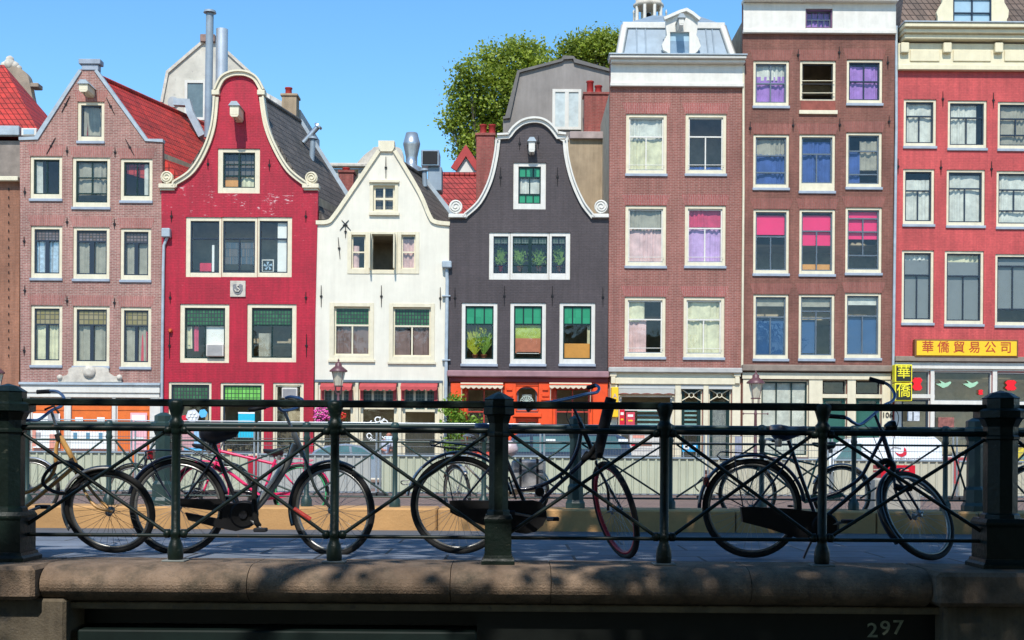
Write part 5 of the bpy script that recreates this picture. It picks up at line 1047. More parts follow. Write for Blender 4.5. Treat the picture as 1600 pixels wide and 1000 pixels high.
lk = MB().tube([B.p((99+33*math.cos(a_)*.97-21*math.sin(a_)*.22, 746-33*math.cos(a_)*.25-22*math.sin(a_)+2*math.sin(3*a_), -.06-.02*math.cos(a_))) for a_ in [i*math.pi/22 for i in range(44)]], .0125, 10, close=True); l = solo(lk, 'cable_lock', M('matte_black_cable', (.028,.026,.028), .6), 'thick black cable lock looped on the bamboo bicycle', 'bicycle lock')
# ---- B: black bicycle with grey front tube
B = Bike('bicycle', 'black city bicycle with a thick grey down tube and black chaincase, second from the left', 9.2, 400)
k = B.k; cR = B.p((278,792)); cF = B.p((520,797)); Rr = 76*k; nF = (.36,.93,.05)
wheel(B.t, cR, Rr); wheel(B.t, cF, 73.5*k, nF); fender(B.t, cR, Rr, 15, 165, mat=navyp, w=.032); fender(B.t, cF, 73.5*k, 98, 200, nF, blackp, .03); fender(B.t, cF, 73.5*k, 60, 100, nF, blackp, .03)
B.tube('down_tube', [(462,694),(452,716),(430,752),(408,782),(392,798)], [.026]*7+[.034]*18, M('worn_grey_paint', (.24,.25,.245), .4, .3, var=.35, vs=6), True, 14); B.tube('head_tube', [(459,676),(474,712)], .020, M('worn_grey_paint', (0,0,0)))
gp_ = M('grey_green_fork', (.07,.085,.08), .35, .3, var=.3)
for d in (-.055,.055): B.tube('fork', [(474,712,d*.4),(480,726,d),(494,765,d),(520,797,d)], .011, gp_, True)
B.tube('stem', [(461,682),(443,640)], .012, spk); B.tube('handlebar', [(392,640,-.28),(415,636,-.26),(431,632,-.18),(440,641,-.06),(455,640,.05),(468,634,.15),(472,624,.22),(455,620,.29),(446,622,.31)], .011, M('blue_steel_bar', (0,0,0)), True); B.tube('grip', [(388,641,-.29),(415,636,-.26)], .016, gripm)
B.tube('seat_tube', [(334,690),(341,712),(360,760),(374,790)], .015, blackp, True); B.tube('lower_cross_tube', [(366,768),(392,770),(408,782)], .014, blackp, True); B.tube('seat_post', [(330,676),(336,694)], .014, spk)
for d in (-.045,.045): B.tube('seat_stay', [(337,712,d*.3),(312,748,d),(284,786,d)], .009, blackp); B.tube('chain_stay', [(284,790,d),(380,802,d*.8)], .009, blackp)
B.saddle(313,665,373,696,1, w=.095)
B.poly('chaincase', [(283,778),(300,779),(345,779),(352,784),(378,787),(392,788),(402,796),(402,812),(392,824),(372,829),(350,825),(298,812),(293,800),(350,811),(352,797),(285,790)], -.075, -.03, chainm)
c_ = B.p((384,803)); MB().lathe([(.085,-.085),(.10,-.075),(.10,-.03)], (c_.x,B.Y,c_.z), 24, axis='y').build('chain_disc', chainm, B.t); MB().lathe([(.03,-.10),(.03,-.08)], (c_.x,B.Y,c_.z), 16, axis='y').build('crank_hub', blackp, B.t)
B.crank((384,803), R(-38), .17); B.rack([(226,706),(240,703),(300,705),(330,720)], [(232,748),(226,718),(228,705),(240,702)], 0, navyp, strut=[((232,712),(256,760),(276,790))]); B.tube('kick_arm', [(236,730),(262,770),(276,792)], .006, navyp)
X = B.p((236,711)); MB().box(X.x-.022,X.x+.022,B.Y-.04,B.Y+.04,X.z-.035,X.z+.035,.01).build('tail_light', M('dark_red_lens', (.25,.005,.015), .25), B.t)
B.tube('chain_lock', [(400,748,-.08),(397,780,-.09),(400,812,-.09),(405,822,-.07)], .02, M('black_textile_cover', (.012,.012,.012), .9, bump=.6, bs=60), True, 10); B.tube('gear_cable', [(455,690,-.03),(440,735,-.04),(405,785,-.04)], .003, gripm, True, 5)
# ---- C: black omafiets with turned wheel
B = Bike('bicycle', 'black step-through bicycle with a curved frame and front wheel turned, showing a red rim', 9.05, 820)
k = B.k; cR = B.p((718,789)); cF = B.p((961,797)); Rr = 77*k; nF = (.92,.30,.25)
wheel(B.t, cR, Rr); wheel(B.t, cF, 79*k, nF, rm=M('red_rim', (.42,.01,.03), .4, var=.2)); fender(B.t, cR, Rr, 12, 135, mat=navyp, w=.034, gap=.032); fender(B.t, cR, Rr, 135, 170, mat=M('silver_mudguard_tail', (.42,.45,.47), .3, .7, var=.3), w=.034, gap=.034)
for d in (-1,1): B.tube('fork', [(932,721,0),(933,728,d*.03),(949 if d < 0 else 952,762,d*.10),(950 if d < 0 else 972,797,d*.05)], .010, blackp, True)
B.tube('head_tube', [(906,660),(931,716)], .018, blackp); B.tube('stem', [(908,664),(895,634)], .011, navyp)
B.tube('upper_loop_tube', [(908,672),(903,700),(887,731),(862,751),(834,762),(808,765)], .0145, navyp, True, 12); B.tube('lower_loop_tube', [(926,706),(900,732),(870,759),(848,781),(832,800)], .015, navyp, True, 12); B.tube('frame_bridge', [(873,740),(880,750)], .011, navyp)
B.tube('seat_tube', [(779,686),(796,730),(818,782),(828,802)], .0145, blackp)
for d in (-.05,.05): B.tube('seat_stay', [(786,705,d*.3),(761,736,d),(724,782,d)], .008, navyp); B.tube('chain_stay', [(718,790,d),(828,804,d)], .009, blackp)
B.tube('mudguard_brace', [(795,745,-.04),(806,780,-.04)], .008, blackp); B.saddle(742,661,800,682,1, M('blue_gel_saddle', (.05,.09,.22), .45, var=.2)); B.tube('seat_post', [(772,672),(780,690)], .013, spk)
B.poly('chaincase', [(703,782),(720,781),(800,782),(832,781),(845,784),(853,795),(854,808),(848,820),(836,830),(822,833),(806,831),(762,822),(716,806),(704,800)], -.075, -.02, chainm)
B.rack([(676,697),(690,691),(735,697),(762,712)], [(676,697),(671,693),(673,689),(700,692),(735,696)], 0, navyp, strut=[((694,697),(701,750),(709,788))]); B.tube('rack_rail', [(673,696,0),(700,700,0),(745,704,0),(766,714,0)], .006, navyp); B.crank((830,806), R(170), .16)
B.tube('handlebar', [(826,639,-.25),(838,632,-.22),(862,628,-.12),(891,622,0),(915,616,.1),(932,613,.2),(936,606,.26),(930,602,.3),(920,605,.33)], .0115, M('blue_steel_bar', (0,0,0)), True); B.tube('grip', [(824,641,-.26),(836,633,-.23)], .016, gripm); B.tube('grip', [(931,602,.3),(918,606,.34)], .016, gripm)
for p in ((843,768),(926,712)): c_ = B.p(p); MB().lathe([(.03,-.04),(.035,-.03),(.035,.03),(.03,.04)], c_, 12, axis='y').build('clamp', chainm, B.t)
B.tube('pannier_hook', [(641,755),(630,757),(627,752),(640,750)], .005, spk, True, 6); B.tube('lower_stay', [(643,757),(680,778),(712,795)], .005, blackp, False, 6)
um = MB().tube([W(x,y,8.83) for x, y in ((936,716),(938,695),(943,670),(950,640),(955,622))], [.022,.036,.040,.040,.038], 12); solo(um, 'rolled_umbrella', M('black_nylon', (.010,.010,.012), .8, bump=.5, bs=25), 'long black rolled umbrella stuck upright at the head of the step-through bicycle', 'umbrella')
B.tube('strap', [(941,680,-.2),(925,706,-.1),(912,718,-.05),(918,708,0)], .02, M('black_textile_cover', (0,0,0)), True)
B.tube('brake_cable', [(900,628,-.03),(912,640,-.06),(915,670,-.05),(930,712,-.04)], .003, gripm, True, 5); B.tube('brake_cable', [(895,630,.03),(885,650,.05),(900,690,.04),(880,745,.04)], .003, gripm, True, 5)
# ---- D: black bicycle with headlamp
B = Bike('bicycle', 'black bicycle with a round headlamp and slumped front wheel, rightmost on the near railing', 9.08, 1290)
k = B.k; cR = B.p((1175,794)); cF = B.p((1433,805)); Rr = 78*k; nF = (.47,-.77,.43)
wheel(B.t, cR, Rr); wheel(B.t, cF, 75.5*k, nF); fender(B.t, cR, Rr, 8, 180, mat=navyp, w=.034, gap=.03); fender(B.t, cF, 75.5*k, 88, 215, nF, blackp, .03)
for d, (a, b_) in ((-1,((1401,772),(1424,812))),(1,((1418,769),(1441,806)))): B.tube('fork', [(1394,729,0),(1397,742,d*.03),(*a,d*.06),(*b_,d*.05)], .010, navyp, True)
B.tube('head_tube', [(1377,672),(1393,722)], .017, navyp); B.tube('stem', [(1379,678),(1366,645)], .011, navyp)
B.tube('upper_loop_tube', [(1378,684),(1362,715),(1344,746),(1316,766),(1288,776),(1266,782)], .0135, navyp, True, 12); B.tube('lower_loop_tube', [(1391,724),(1350,756),(1318,784),(1292,806),(1282,818)], .0155, blackp, True, 12)
B.tube('seat_tube', [(1232,688),(1250,740),(1272,800),(1280,818)], .014, navyp)
for d in (-.05,.05): B.tube('seat_stay', [(1240,706,d*.4),(1210,750,d),(1178,790,d)], .008, navyp); B.tube('chain_stay', [(1175,795,d),(1280,820,d)], .009, blackp)
B.saddle(1205,663,1262,690,1, M('blue_black_saddle', (.02,.03,.06), .35, var=.3, coat=.4), .1)
B.poly('chaincase', [(1155,792),(1170,791),(1230,794),(1285,801),(1300,806),(1307,817),(1307,828),(1300,839),(1286,844),(1270,843),(1250,842),(1200,826),(1158,815)], -.075, -.02, chainm); c_ = B.p((1285,822)); MB().lathe([(.085,-.085),(.098,-.075),(.098,-.02)], (c_.x,B.Y,c_.z), 24, axis='y').build('chain_disc', chainm, B.t)
B.rack([(1126,717),(1120,712),(1126,706),(1192,709),(1224,727)], [(1124,717),(1160,720),(1200,722),(1222,728)], 0, navyp, strut=[((1147,712),(1154,755),(1161,791))]); B.crank((1284,822), R(15), .16)
B.tube('handlebar', [(1297,650,-.27),(1322,653,-.25),(1333,660,-.2),(1345,663,-.12),(1366,647,0),(1380,634,.1),(1394,627,.2),(1398,618,.26),(1394,608,.3),(1384,599,.33),(1360,592,.36)], .0115, M('blue_steel_bar', (0,0,0)), True); B.tube('grip', [(1294,650,-.27),(1320,652,-.25)], .016, gripm); B.tube('grip', [(1382,598.5,.33),(1358,591.5,.36)], .016, gripm)
c_ = B.p((1389,667,-.03)); q = MB().tube([c_+Vector((-.03,0,-.005)),c_+Vector((0,0,0)),c_+Vector((.035,0,.006)),c_+Vector((.045,0,.008))], [.02,.04,.045,.04], 16); q.build('headlamp', M('black_chrome', (.05,.055,.06), .2, .8), B.t)
c_ = B.p((1384,735,-.05)); B.tube('ring_lock', [(1370,728,-.06),(1385,720,-.06),(1396,728,-.06),(1390,742,-.06)], .022, chainm, True); B.tube('lower_stay', [(1118,770),(1145,782),(1170,796)], .005, blackp, False, 6); B.tube('brake_unit', [(1398,760,-.05),(1410,764,-.05),(1424,762,-.05)], .025, chainm)
B.tube('rear_hook', [(1099,745),(1092,752),(1086,760),(1092,768)], .005, spk, True, 6); c_ = B.p((1103,752)); MB().box(c_.x-.02,c_.x+.02,B.Y-.03,B.Y+.03,c_.z-.04,c_.z+.03,.01).build('tail_light', M('dark_red_lens', (0,0,0)), B.t)
B.tube('brake_cable', [(1350,663,-.05),(1362,676,-.06),(1372,700,-.05),(1398,755,-.04)], .003, gripm, True, 5); B.tube('brake_cable', [(1388,630,.1),(1404,650,.08),(1396,690,.05),(1396,720,.03)], .003, gripm, True, 5); B.tube('kickstand', [(1272,838,-.06),(1262,858,-.12),(1256,872,-.16)], .008, blackp)
# ---- bicycles beyond the far railing
def farbike(label, Y, rear, front, Rp, paint, saddle, bar, rimc=None, step=False, rim_r=None, rim_f=None, nf=(0,1,0), fend=None, fat=1):
    B = Bike('bicycle', label, Y, (rear[0]+front[0])/2, 'bicycles beyond the far railing', -.12); k = Y/F; s = 1 if front[0] > rear[0] else -1; Rr = Rp*k
    cR, cF = B.p(rear), B.p(front); wheel(B.t, cR, Rr, rm=rim_r, ns=24, sp=.0018, seg=36); wheel(B.t, cF, Rr, nf, rm=rim_f, ns=24, sp=.0018, seg=36)
    fender(B.t, cR, Rr, 20, 160, mat=fend or paint, w=.03); fender(B.t, cF, Rr, 40, 150, nf, fend or paint, .03)
    L = front[0]-rear[0]; bb = (rear[0]+L*.40, rear[1]+Rp*.16); st_ = (rear[0]+L*.26, rear[1]-Rp*1.15); hd = (front[0]-L*.17, front[1]-Rp*1.45); hb = (front[0]-L*.13, front[1]-Rp*1.0)
    B.tube('seat_tube', [st_,bb], .014*fat, paint, seg=8); B.tube('down_tube', [hb,bb], .015*fat, paint, seg=8); B.tube('head_tube', [hd,hb], .017*fat, paint, seg=8)
    B.tube('top_tube', [(hd[0],hd[1]+3),(st_[0]+L*.03,st_[1]+6)] if not step else [(hd[0],hd[1]+5),(bb[0]+L*.15,bb[1]-Rp*.7),(st_[0]+L*.08,st_[1]+Rp*.75)], .013*fat, paint, seg=8)
    for d in (-.05,.05): B.tube('seat_stay', [(st_[0],st_[1]+6,d*.3),(*rear,d)], .008*fat, paint, seg=6); B.tube('chain_stay', [(*rear,d),(*bb,d)], .008*fat, paint, seg=6); B.tube('fork', [(*hb,d*.5),(*front,d)], .010*fat, paint, seg=6)
    B.tube('seat_post', [st_,((saddle[0]+saddle[2])/2,saddle[3]-2)], .012, spk, seg=6); B.saddle(*saddle, s); B.tube('stem', [hd,(bar[0],bar[1])], .011, spk, seg=6)
    B.tube('handlebar', [(bar[0]-s*14,bar[1]+2,-.27),(bar[0]-s*4,bar[1]-1,-.2),(bar[0]+s*2,bar[1],0),(bar[0]-s*4,bar[1]-3,.2),(bar[0]-s*14,bar[1]-1,.27)], .011, spk, True, 8)
    for d in (-.27,.27): B.tube('grip', [(bar[0]-s*18,bar[1]+2,d),(bar[0]-s*10,bar[1]+1,d*.95)], .016, gripm)
    B.crank(bb, R(35), .16); B.poly('chain_guard', [(rear[0],rear[1]-3),(bb[0],bb[1]-6),(bb[0]+s*7,bb[1]),(bb[0],bb[1]+6),(rear[0],rear[1]+3)], -.06, -.04, paint)
    return B
pinkp = M('hot_pink_paint', (.72,.02,.13), .35, var=.12, coat=.3); greenp = M('dark_green_bike_paint', (.012,.09,.075), .35, var=.2, coat=.3); silvp = M('champagne_silver', (.45,.42,.38), .35, .6, var=.15); greyp = M('slate_bike_paint', (.10,.12,.16), .4, .3, var=.2)
farbike('grey bicycle with silver mudguards beyond the far railing, leftmost', 16.5, (-95,766), (48,763), 46, greyp, (-90,690,-55,702), (25,672), fend=M('grey_mudguard', (.30,.33,.38), .35, .5))
farbike('black city bicycle behind the pink one, facing left', 16.9, (352,767), (208,769), 43, blackp, (300,692,334,704), (252,664), fend=blackp)
B = farbike('hot pink bicycle with black saddle beyond the far railing', 16.45, (470,770), (318,767), 45, pinkp, (411,700,443,714), (358,670), fat=1.45, rim_f=pinkp, rim_r=M('green_rim', (.05,.4,.16), .4))
B.rack([(440,716),(455,716),(490,719)], [(445,722),(470,724),(488,720)], 0, pinkp, strut=[((474,718),(474,745),(471,768))])
B = farbike('silver bicycle carrying grey foil panniers and a plastic-wrapped saddle', 16.5, (815,768), (714,770), 44, silvp, (776,694,800,706), (726,682), nf=(.86,.5,.05))
for d, nm in ((-.16,'pannier'),(.16,'pannier')):
    m = MB(); X0,X1,Z0,Z1 = RC(799,718,852,768,16.4); y = 16.5+d; m.box(X0,X1,y-.09,y+.09,Z0,Z1,.035); o = m.build('pannier', M('silver_grey_tarp', (.34,.34,.35), .4, .2, var=.3, vs=9, bump=1.0, bs=14), B.t)
    for x in (X0+.1,X1-.12): MB().box(x,x+.03,y-.1,y+.1,Z0+.01,Z1+.012).build('strap', gripm, o)
c_ = W(797,702,16.5); MB().lathe([(.02,-.1),(.08,-.06),(.11,.0),(.08,.08),(.02,.11)], c_, 10).build('saddle_cover', M('pinkish_plastic', (.55,.45,.48), .35, bump=1, bs=14), B.t)
farbike('dark green bicycle facing left beyond the far railing', 15.0+1.35, (1315,773), (1168,771), 46, greenp, (1269,690,1305,703), (1196,688), fend=M('grey_mudguard', (0,0,0)))
farbike('bicycle half hidden behind the big right pillar beyond the far railing', 16.5, (1760,772), (1612,772), 44, blackp, (1700,694,1734,706), (1632,676))
# red panniers / crate behind
X0,X1,Z0,Z1 = RC(1374,732,1426,747,19.0); t = thing('plastic_crate', ((X0+X1)/2,19,Z0), 'bright red slatted plastic crate on a grey concrete block beyond the far railing', 'crate')
q = MB(); zz = [(-.12,-.02),(.0,.10),(.12,.20),(Z0,Z1)]
for za, zb2 in ((Z0,Z0+.06),(Z0+.08,Z0+.11),(Z0+.13,Z0+.19)):
    q.box(X0,X1,18.9,18.93,za,zb2); q.box(X0,X1,19.3,19.33,za,zb2); q.box(X0,X0+.03,18.93,19.3,za,zb2); q.box(X1-.03,X1,18.93,19.3,za,zb2)
for x in (X0-.005,(X0+X1)/2-.04,X1-.075): q.box(x,x+.08,18.895,18.94,Z0-.001,Z0+.192)
q.build('slats', redp, t); MB().box(X0+.03,X1-.03,18.93,19.3,Z0,Z0+.02).build('bottom', redp, t)
solo(MB().box(X0-.1,X1+.08,18.85,19.45,-.2,Z0,.03), 'concrete_block', M('block_concrete', (.36,.35,.31), .9, var=.25), 'low grey concrete block carrying the red crate', 'block')
# ================================================================== vehicles on the quay
def car(label, Y, prof, wins, body, zg=-.5, wid=1.75, wheels=(), cat='car', name='parked_car'):
    P = [(W(x,y,Y).x, W(x,y,Y).z) for x, y in prof]; x0, x1 = P[0][0], P[-1][0]; t = thing(name, ((x0+x1)/2,Y+wid/2,zg), label, cat)
    n = len(P); lowz = zg+.25; m = MB(); cx = (x0+x1)/2
    P2 = [(x0,lowz)]+P+[(x1,lowz)]; top = max(z for _, z in P)
    def ring(d, ins): return [(cx+(x-cx)*(1-ins*.04), Y+d, z-(ins*.05 if z > lowz+.1 else 0)) for x, z in P2]
    rings = [ring(0,1), ring(.08,0), ring(wid-.08,0), ring(wid,1)]; K = len(P2); V_ = sum(rings, [])
    F_ = [tuple(range(K)), tuple(range(3*K,4*K))]+[(r*K+i,r*K+(i+1)%K,(r+1)*K+(i+1)%K,(r+1)*K+i) for r in range(3) for i in range(K)]
    m.add(V_, F_).build('body', body, t)
    for w in wins:
        Q = [(W(x,y,Y).x, W(x,y,Y).z) for x, y in w]; MB().prism(Q, Y-.012, Y+.03).build('window', M('car_glass', (.10,.22,.24), .08, .2, var=.3, vs=1.5), t)
    for xw in wheels:
        c = (W(xw,700,Y).x,Y+.1,zg+.31); wl = MB().lathe([(.31,-.1),(.32,0),(.31,.12)], c, 24, axis='y').build('wheel', tyre, t); MB().lathe([(.19,-.115),(.2,-.1)], c, 16, axis='y').build('hubcap', rimm, wl)
        c = (c[0],Y+wid-.1,c[2]); MB().lathe([(.31,-.12),(.32,0),(.31,.1)], c, 24, axis='y').build('wheel', tyre, t)
    for x, mt in ((x0+.02,M('headlight_glass',(.6,.6,.6),.15)),(x1-.02,M('tail_lens',(.35,.01,.01),.3))):
        for d in (.12,wid-.32): MB().box(x-.05,x+.05,Y+d,Y+d+.2,zg+.62,zg+.76,.02).build('light', mt, t)
    return t
car('silver hatchback roof showing over the fence in front of the cream house', 44.5, [(463,736),(466,727),(480,716),(492,703),(510,696),(540,693),(566,697),(590,709),(604,722),(640,727),(648,736)],
    [[(484,717),(496,704),(513,698),(525,697),(525,717)],[(529,717),(529,697),(545,697),(548,717)],[(552,717),(549,697),(565,700),(582,711),(585,717)]], M('silver_car_paint', (.40,.46,.52), .25, .5, var=.1, coat=.6), wheels=(490,615))
t = car('dark blue van parked behind the mesh fence before the orange shopfront', 45.0, [(786,738),(788,716),(794,702),(800,681),(812,677),(900,676),(960,677),(978,684),(986,700),(990,738)],
    [[(802,706),(806,684),(828,682),(828,706)],[(833,706),(833,682),(892,681),(892,706)],[(897,702),(897,681),(962,682),(972,702)]], M('navy_van_paint', (.05,.08,.13), .25, .3, var=.15, coat=.7), wheels=(818,950), cat='van', name='parked_van')
for x0 in (853,966): X0,X1,Z0,Z1 = RC(x0,686,x0+15,690,44.98); MB().box(X0,X1,44.96,44.985,Z0,Z1).build('sticker', pap, t)
wv = M('white_van_paint', (.80,.82,.84), .3, var=.04, coat=.5)
t = car('white van with a red swoosh mark on its side, parked at the right', 43.5, [(1262,742),(1266,730),(1290,722),(1306,708),(1324,693),(1340,685),(1400,682),(1462,683),(1472,692),(1476,742)],
    [[(1305,718),(1318,702),(1332,693),(1346,693),(1346,718)]], wv, wheels=(1296,1442), cat='van', name='parked_van')
YV = 43.5; sw = smooth([(1398,706),(1405,709),(1411,707),(1413,699),(1416,704),(1416,710),(1409,714),(1402,711)], 4); MB().prism([(W(x,y,YV).x,W(x,y,YV).z) for x, y in sw], YV-.02, YV-.002).build('swoosh_mark', redp, t)
MB().band([(W(x,y,YV).x,W(x,y,YV).z) for x, y in smooth([(1391,710),(1392,702),(1398,699),(1408,701)], 4)], .04, YV-.015, YV-.002).build('swoosh_mark', greyink, t)
text('network', .26, W(1420,717,YV)-Vector((0,.01,0)), greyink, 'van_lettering', t, .003)
t = car('yellow car mostly hidden behind the right pillar', 44, [(1575,742),(1578,724),(1588,708),(1600,700),(1640,698),(1665,706),(1680,724),(1700,742)], [[(1592,718),(1602,704),(1636,702),(1640,718)]], M('taxi_yellow_paint', (.55,.42,.03), .3, var=.1, coat=.5), wheels=(1600,1675))
# ================================================================== street lamps
lampm = M('plum_cast_iron', (.12,.045,.05), .45, var=.3, vs=6, coat=.2); lg = M('lamp_glass', (.62,.56,.42), .15, var=.15)
def lamp(px, pytop, Y, label, sc=1.0):
    c = W(px, pytop, Y); x, z = c.x, c.z; t = thing('street_lamp', (x,Y,-.5), label, 'street lamp', 'old lanterns on the quay'); k = sc
    MB().lathe([(.16,-.5),(.17,-.2),(.12,-.15),(.10,.2),(.13,.25),(.075,.35),(.06,1.2),(.05,z-1.5*k),(.07,z-1.45*k),(.045,z-1.4*k),(.035,z-1.15*k)], (x,Y,0), 14).build('post', lampm, t)
    MB().tube([(x-.42*k,Y,z-1.45*k),(x+.42*k,Y,z-1.45*k)], .018, 6).lathe([(.01,-.04),(.04,0),(.01,.04)], (x-.42*k,Y,z-1.45*k), 8).lathe([(.01,-.04),(.04,0),(.01,.04)], (x+.42*k,Y,z-1.45*k), 8).build('ladder_bar', lampm, t)
    br = MB()
    for a in range(4):
        q = a*math.pi/2+.785; d = Vector((math.cos(q),math.sin(q),0)); o = Vector((x,Y,0)); br.tube([o+Vector((0,0,z-1.3*k)), o+d*.14*k+Vector((0,0,z-1.12*k)), o+d*.15*k+Vector((0,0,z-.92*k))], .016, 6)
        br.tube([o+d*.15*k+Vector((0,0,z-.92*k)), o+d*.27*k+Vector((0,0,z-.38*k))], .012, 6)
    br.lathe([(.17*k,z-.94*k),(.17*k,z-.9*k)], (x,Y,0), 4, False).build('bracket', lampm, t)
    MB().lathe([(.14*k,z-.9*k),(.25*k,z-.4*k)], (x,Y,0), 4, False).build('lantern_glass', lg, t); MB().lathe([(.06,z-.9*k),(.07,z-.7*k),(.03,z-.62*k)], (x,Y-.0,0), 8).build('burner', lampm, t)
    MB().lathe([(.32*k,z-.41*k),(.32*k,z-.36*k),(.17*k,z-.24*k),(.12*k,z-.2*k),(.12*k,z-.12*k),(.05*k,z-.07*k),(.025,z-.03*k),(.04*k,z),(.01,z+.06*k)], (x,Y,0), 8).build('lantern_roof', lampm, t)
lamp(529,563,45.5,'plum street lantern before the cream house, rising over the railing baluster'); lamp(1181,581,46.5,'plum street lantern with a ladder bar in front of the brown brick house', 1.05); lamp(-6,566,46,'street lantern cut by the left edge beside the orange-brown building')
# ================================================================== shop things on the quay
def sign(name, x0, y0, x1, y1, Y, mat, label, cat='sign', marks=(), th=.04, leg=False):
    X0,X1,Z0,Z1 = RC(x0,y0,x1,y1,Y); t = thing(name, ((X0+X1)/2,Y,Z0), label, cat); MB().box(X0,X1,Y,Y+th,Z0,Z1,.01).build('board', mat, t)
    for u0,v0,u1,v1,mm in marks: MB().box(X0+u0*(X1-X0), X0+u1*(X1-X0), Y-.008, Y-.001, Z1-v1*(Z1-Z0), Z1-v0*(Z1-Z0)).build('print', mm, t)
    if leg:
        for x in (X0+.03,X1-.07): MB().box(x,x+.04,Y,Y+th,-.5,Z0).build('leg', steel, t)
    return t
turq = M('turquoise_banner', (.01,.42,.58), .5, var=.08); skyb = M('sky_blue_board', (.10,.45,.75), .5)
sign('banner', 372,644,398,684, 52.3, turq, 'turquoise hanging banner in the middle crimson shop window', 'banner', ((0,0,1,.06,pap),(.2,.3,.8,.36,skyb),(.3,.42,.9,.48,skyb)))
def hexs(cx, cy, r, Y, mat, label, dots=None):
    c = W(cx,cy,Y); k = r*Y/F; t = thing('balloon_sign', (c.x,Y,c.z-k), label, 'sign'); MB().prism([(c.x+k*math.cos(a*math.pi/3+.2),c.z+k*math.sin(a*math.pi/3+.2)) for a in range(6)], Y, Y+.05).build('panel', mat, t)
    if dots:
        m = MB()
        for a in range(7): q = (a*math.pi/3); rr = 0 if a == 6 else k*.5; m.lathe([(k*.19,-.03),(k*.19,0)], (c.x+rr*math.cos(q),Y-.01,c.z+rr*math.sin(q)), 12, axis='y')
        m.build('dots', dots, t)
hexs(301,650,11,52.2,M('pale_grey_plastic',(.62,.62,.65),.4),'white hexagonal sign with a ring of dots in the crimson house left shop window',pap); hexs(317,646,7,52.25,skyb,'small blue hexagonal sign beside the white dotted one'); hexs(287,654,6,52.27,redp,'small red hexagonal sign left of the white dotted one')
sign('reflective_board', 284,674,322,704, 52.3, M('dusty_pink_board',(.55,.30,.30),.4,var=.2), 'dusty pink board below the hexagonal signs', marks=((.5,0,.85,.9,M('pale_blue_print',(.3,.5,.7),.5)),(.1,.85,1,1,skyb)))
for i, (x0,y0,x1,y1,mm,lb) in enumerate(((968,640,976,668,redp,'tall narrow rack of red packets in the left of the cream shop window'),(978,644,992,668,M('magenta_red_print',(.6,.05,.08),.6,var=.4,vs=9),'red patterned display in the cream shop window'))):
    sign('window_display', x0,y0,x1,y1, 52.5, mm, lb, 'display', ((.2,.15,.8,.3,pap),(.25,.5,.75,.6,yel)))
sign('stall_tray', 982,664,1009,669, 50.5, yel, 'flat yellow tray on the outdoor stand before the cream shop', 'tray', th=.6)
sign('display_stand', 984,672,1030,712, 50.6, M('cluttered_white',(.62,.58,.52),.6,var=.3,vs=8), 'white display stand with red and yellow goods outside the cream shop', 'stand', ((.0,.0,.9,.12,yel),(.1,.2,.5,.32,salmon),(.05,.5,.3,.62,redp),(.35,.48,.75,.62,M('brown_print',(.25,.12,.08),.7)),(.1,.78,.9,.82,greyink)), th=.5, leg=True)
sign('ice_cream_sign', 1066,692,1090,706, 51, M('bright_blue_board',(.02,.38,.72),.4), 'bright blue freezer board with a small red and white heart by the shop door', 'sign', ((.08,.15,.45,.75,pap),(.18,.3,.36,.55,redp),(.5,.3,.9,.5,pap)), leg=True)
sign('notice', 1418,642,1437,658, 52.4, M('pale_print',(.55,.58,.62),.6,var=.4,vs=9), 'two small pale notices in the door of the coral house', marks=((.4,.1,.5,.95,navy),))
sign('flower_display', 1466,652,1491,668, 52.5, M('dim_floral_print',(.28,.10,.08),.7,var=.7,vs=7), 'dim red and white flower display in the dark shop window of the coral house', 'display')
sign('newspaper_bin', 355,702,362,712, 51, CU['or_'], 'small orange board low beside the crimson house window')
# ================================================================== foliage
leafg = LEAF('plane_leaf', (.23,.32,.04), .38); leafd = LEAF('shade_leaf', (.05,.10,.02), .25); leafv = LEAF('vine_leaf', (.17,.32,.04)); bark = M('bark', (.10,.08,.06), .9, var=.4, bump=.8, bs=12)
def leafcloud(mb, blobs, n, size, seed=1, per=9, spread=.38, shell=.45):
    rr = random.Random(seed); tot = sum(b[1]**2 for b in blobs)
    for b in blobs:
        c, r = Vector(b[0]), b[1]; fz = b[2] if len(b) > 2 else 1
        for _ in range(int(n/per*r*r/tot)):
            d = Vector((rr.gauss(0,1),rr.gauss(0,1),rr.gauss(0,1))).normalized(); q = r*(shell+(1-shell)*rr.random()**.6)*rr.uniform(.85,1.12); cc = c+Vector((d.x*q,d.y*q,d.z*q*fz))
            for _ in range(per):
                p = cc+Vector((rr.gauss(0,spread),rr.gauss(0,spread),rr.gauss(0,spread*.7))); s = size*rr.uniform(.6,1.3)
                nv = Vector((rr.gauss(0,1),rr.gauss(0,1)-.3,rr.gauss(0,1)+.8)).normalized(); u = nv.orthogonal().normalized(); a = rr.random()*6.28; u = u*math.cos(a)+nv.cross(u)*math.sin(a); v = nv.cross(u)
                mb.add([p-u*s*.5,p-v*s*.33+u*s*.05+nv*s*.08,p+u*s*.5,p+v*s*.33+u*s*.05+nv*s*.08], [(0,1,2),(0,2,3)])
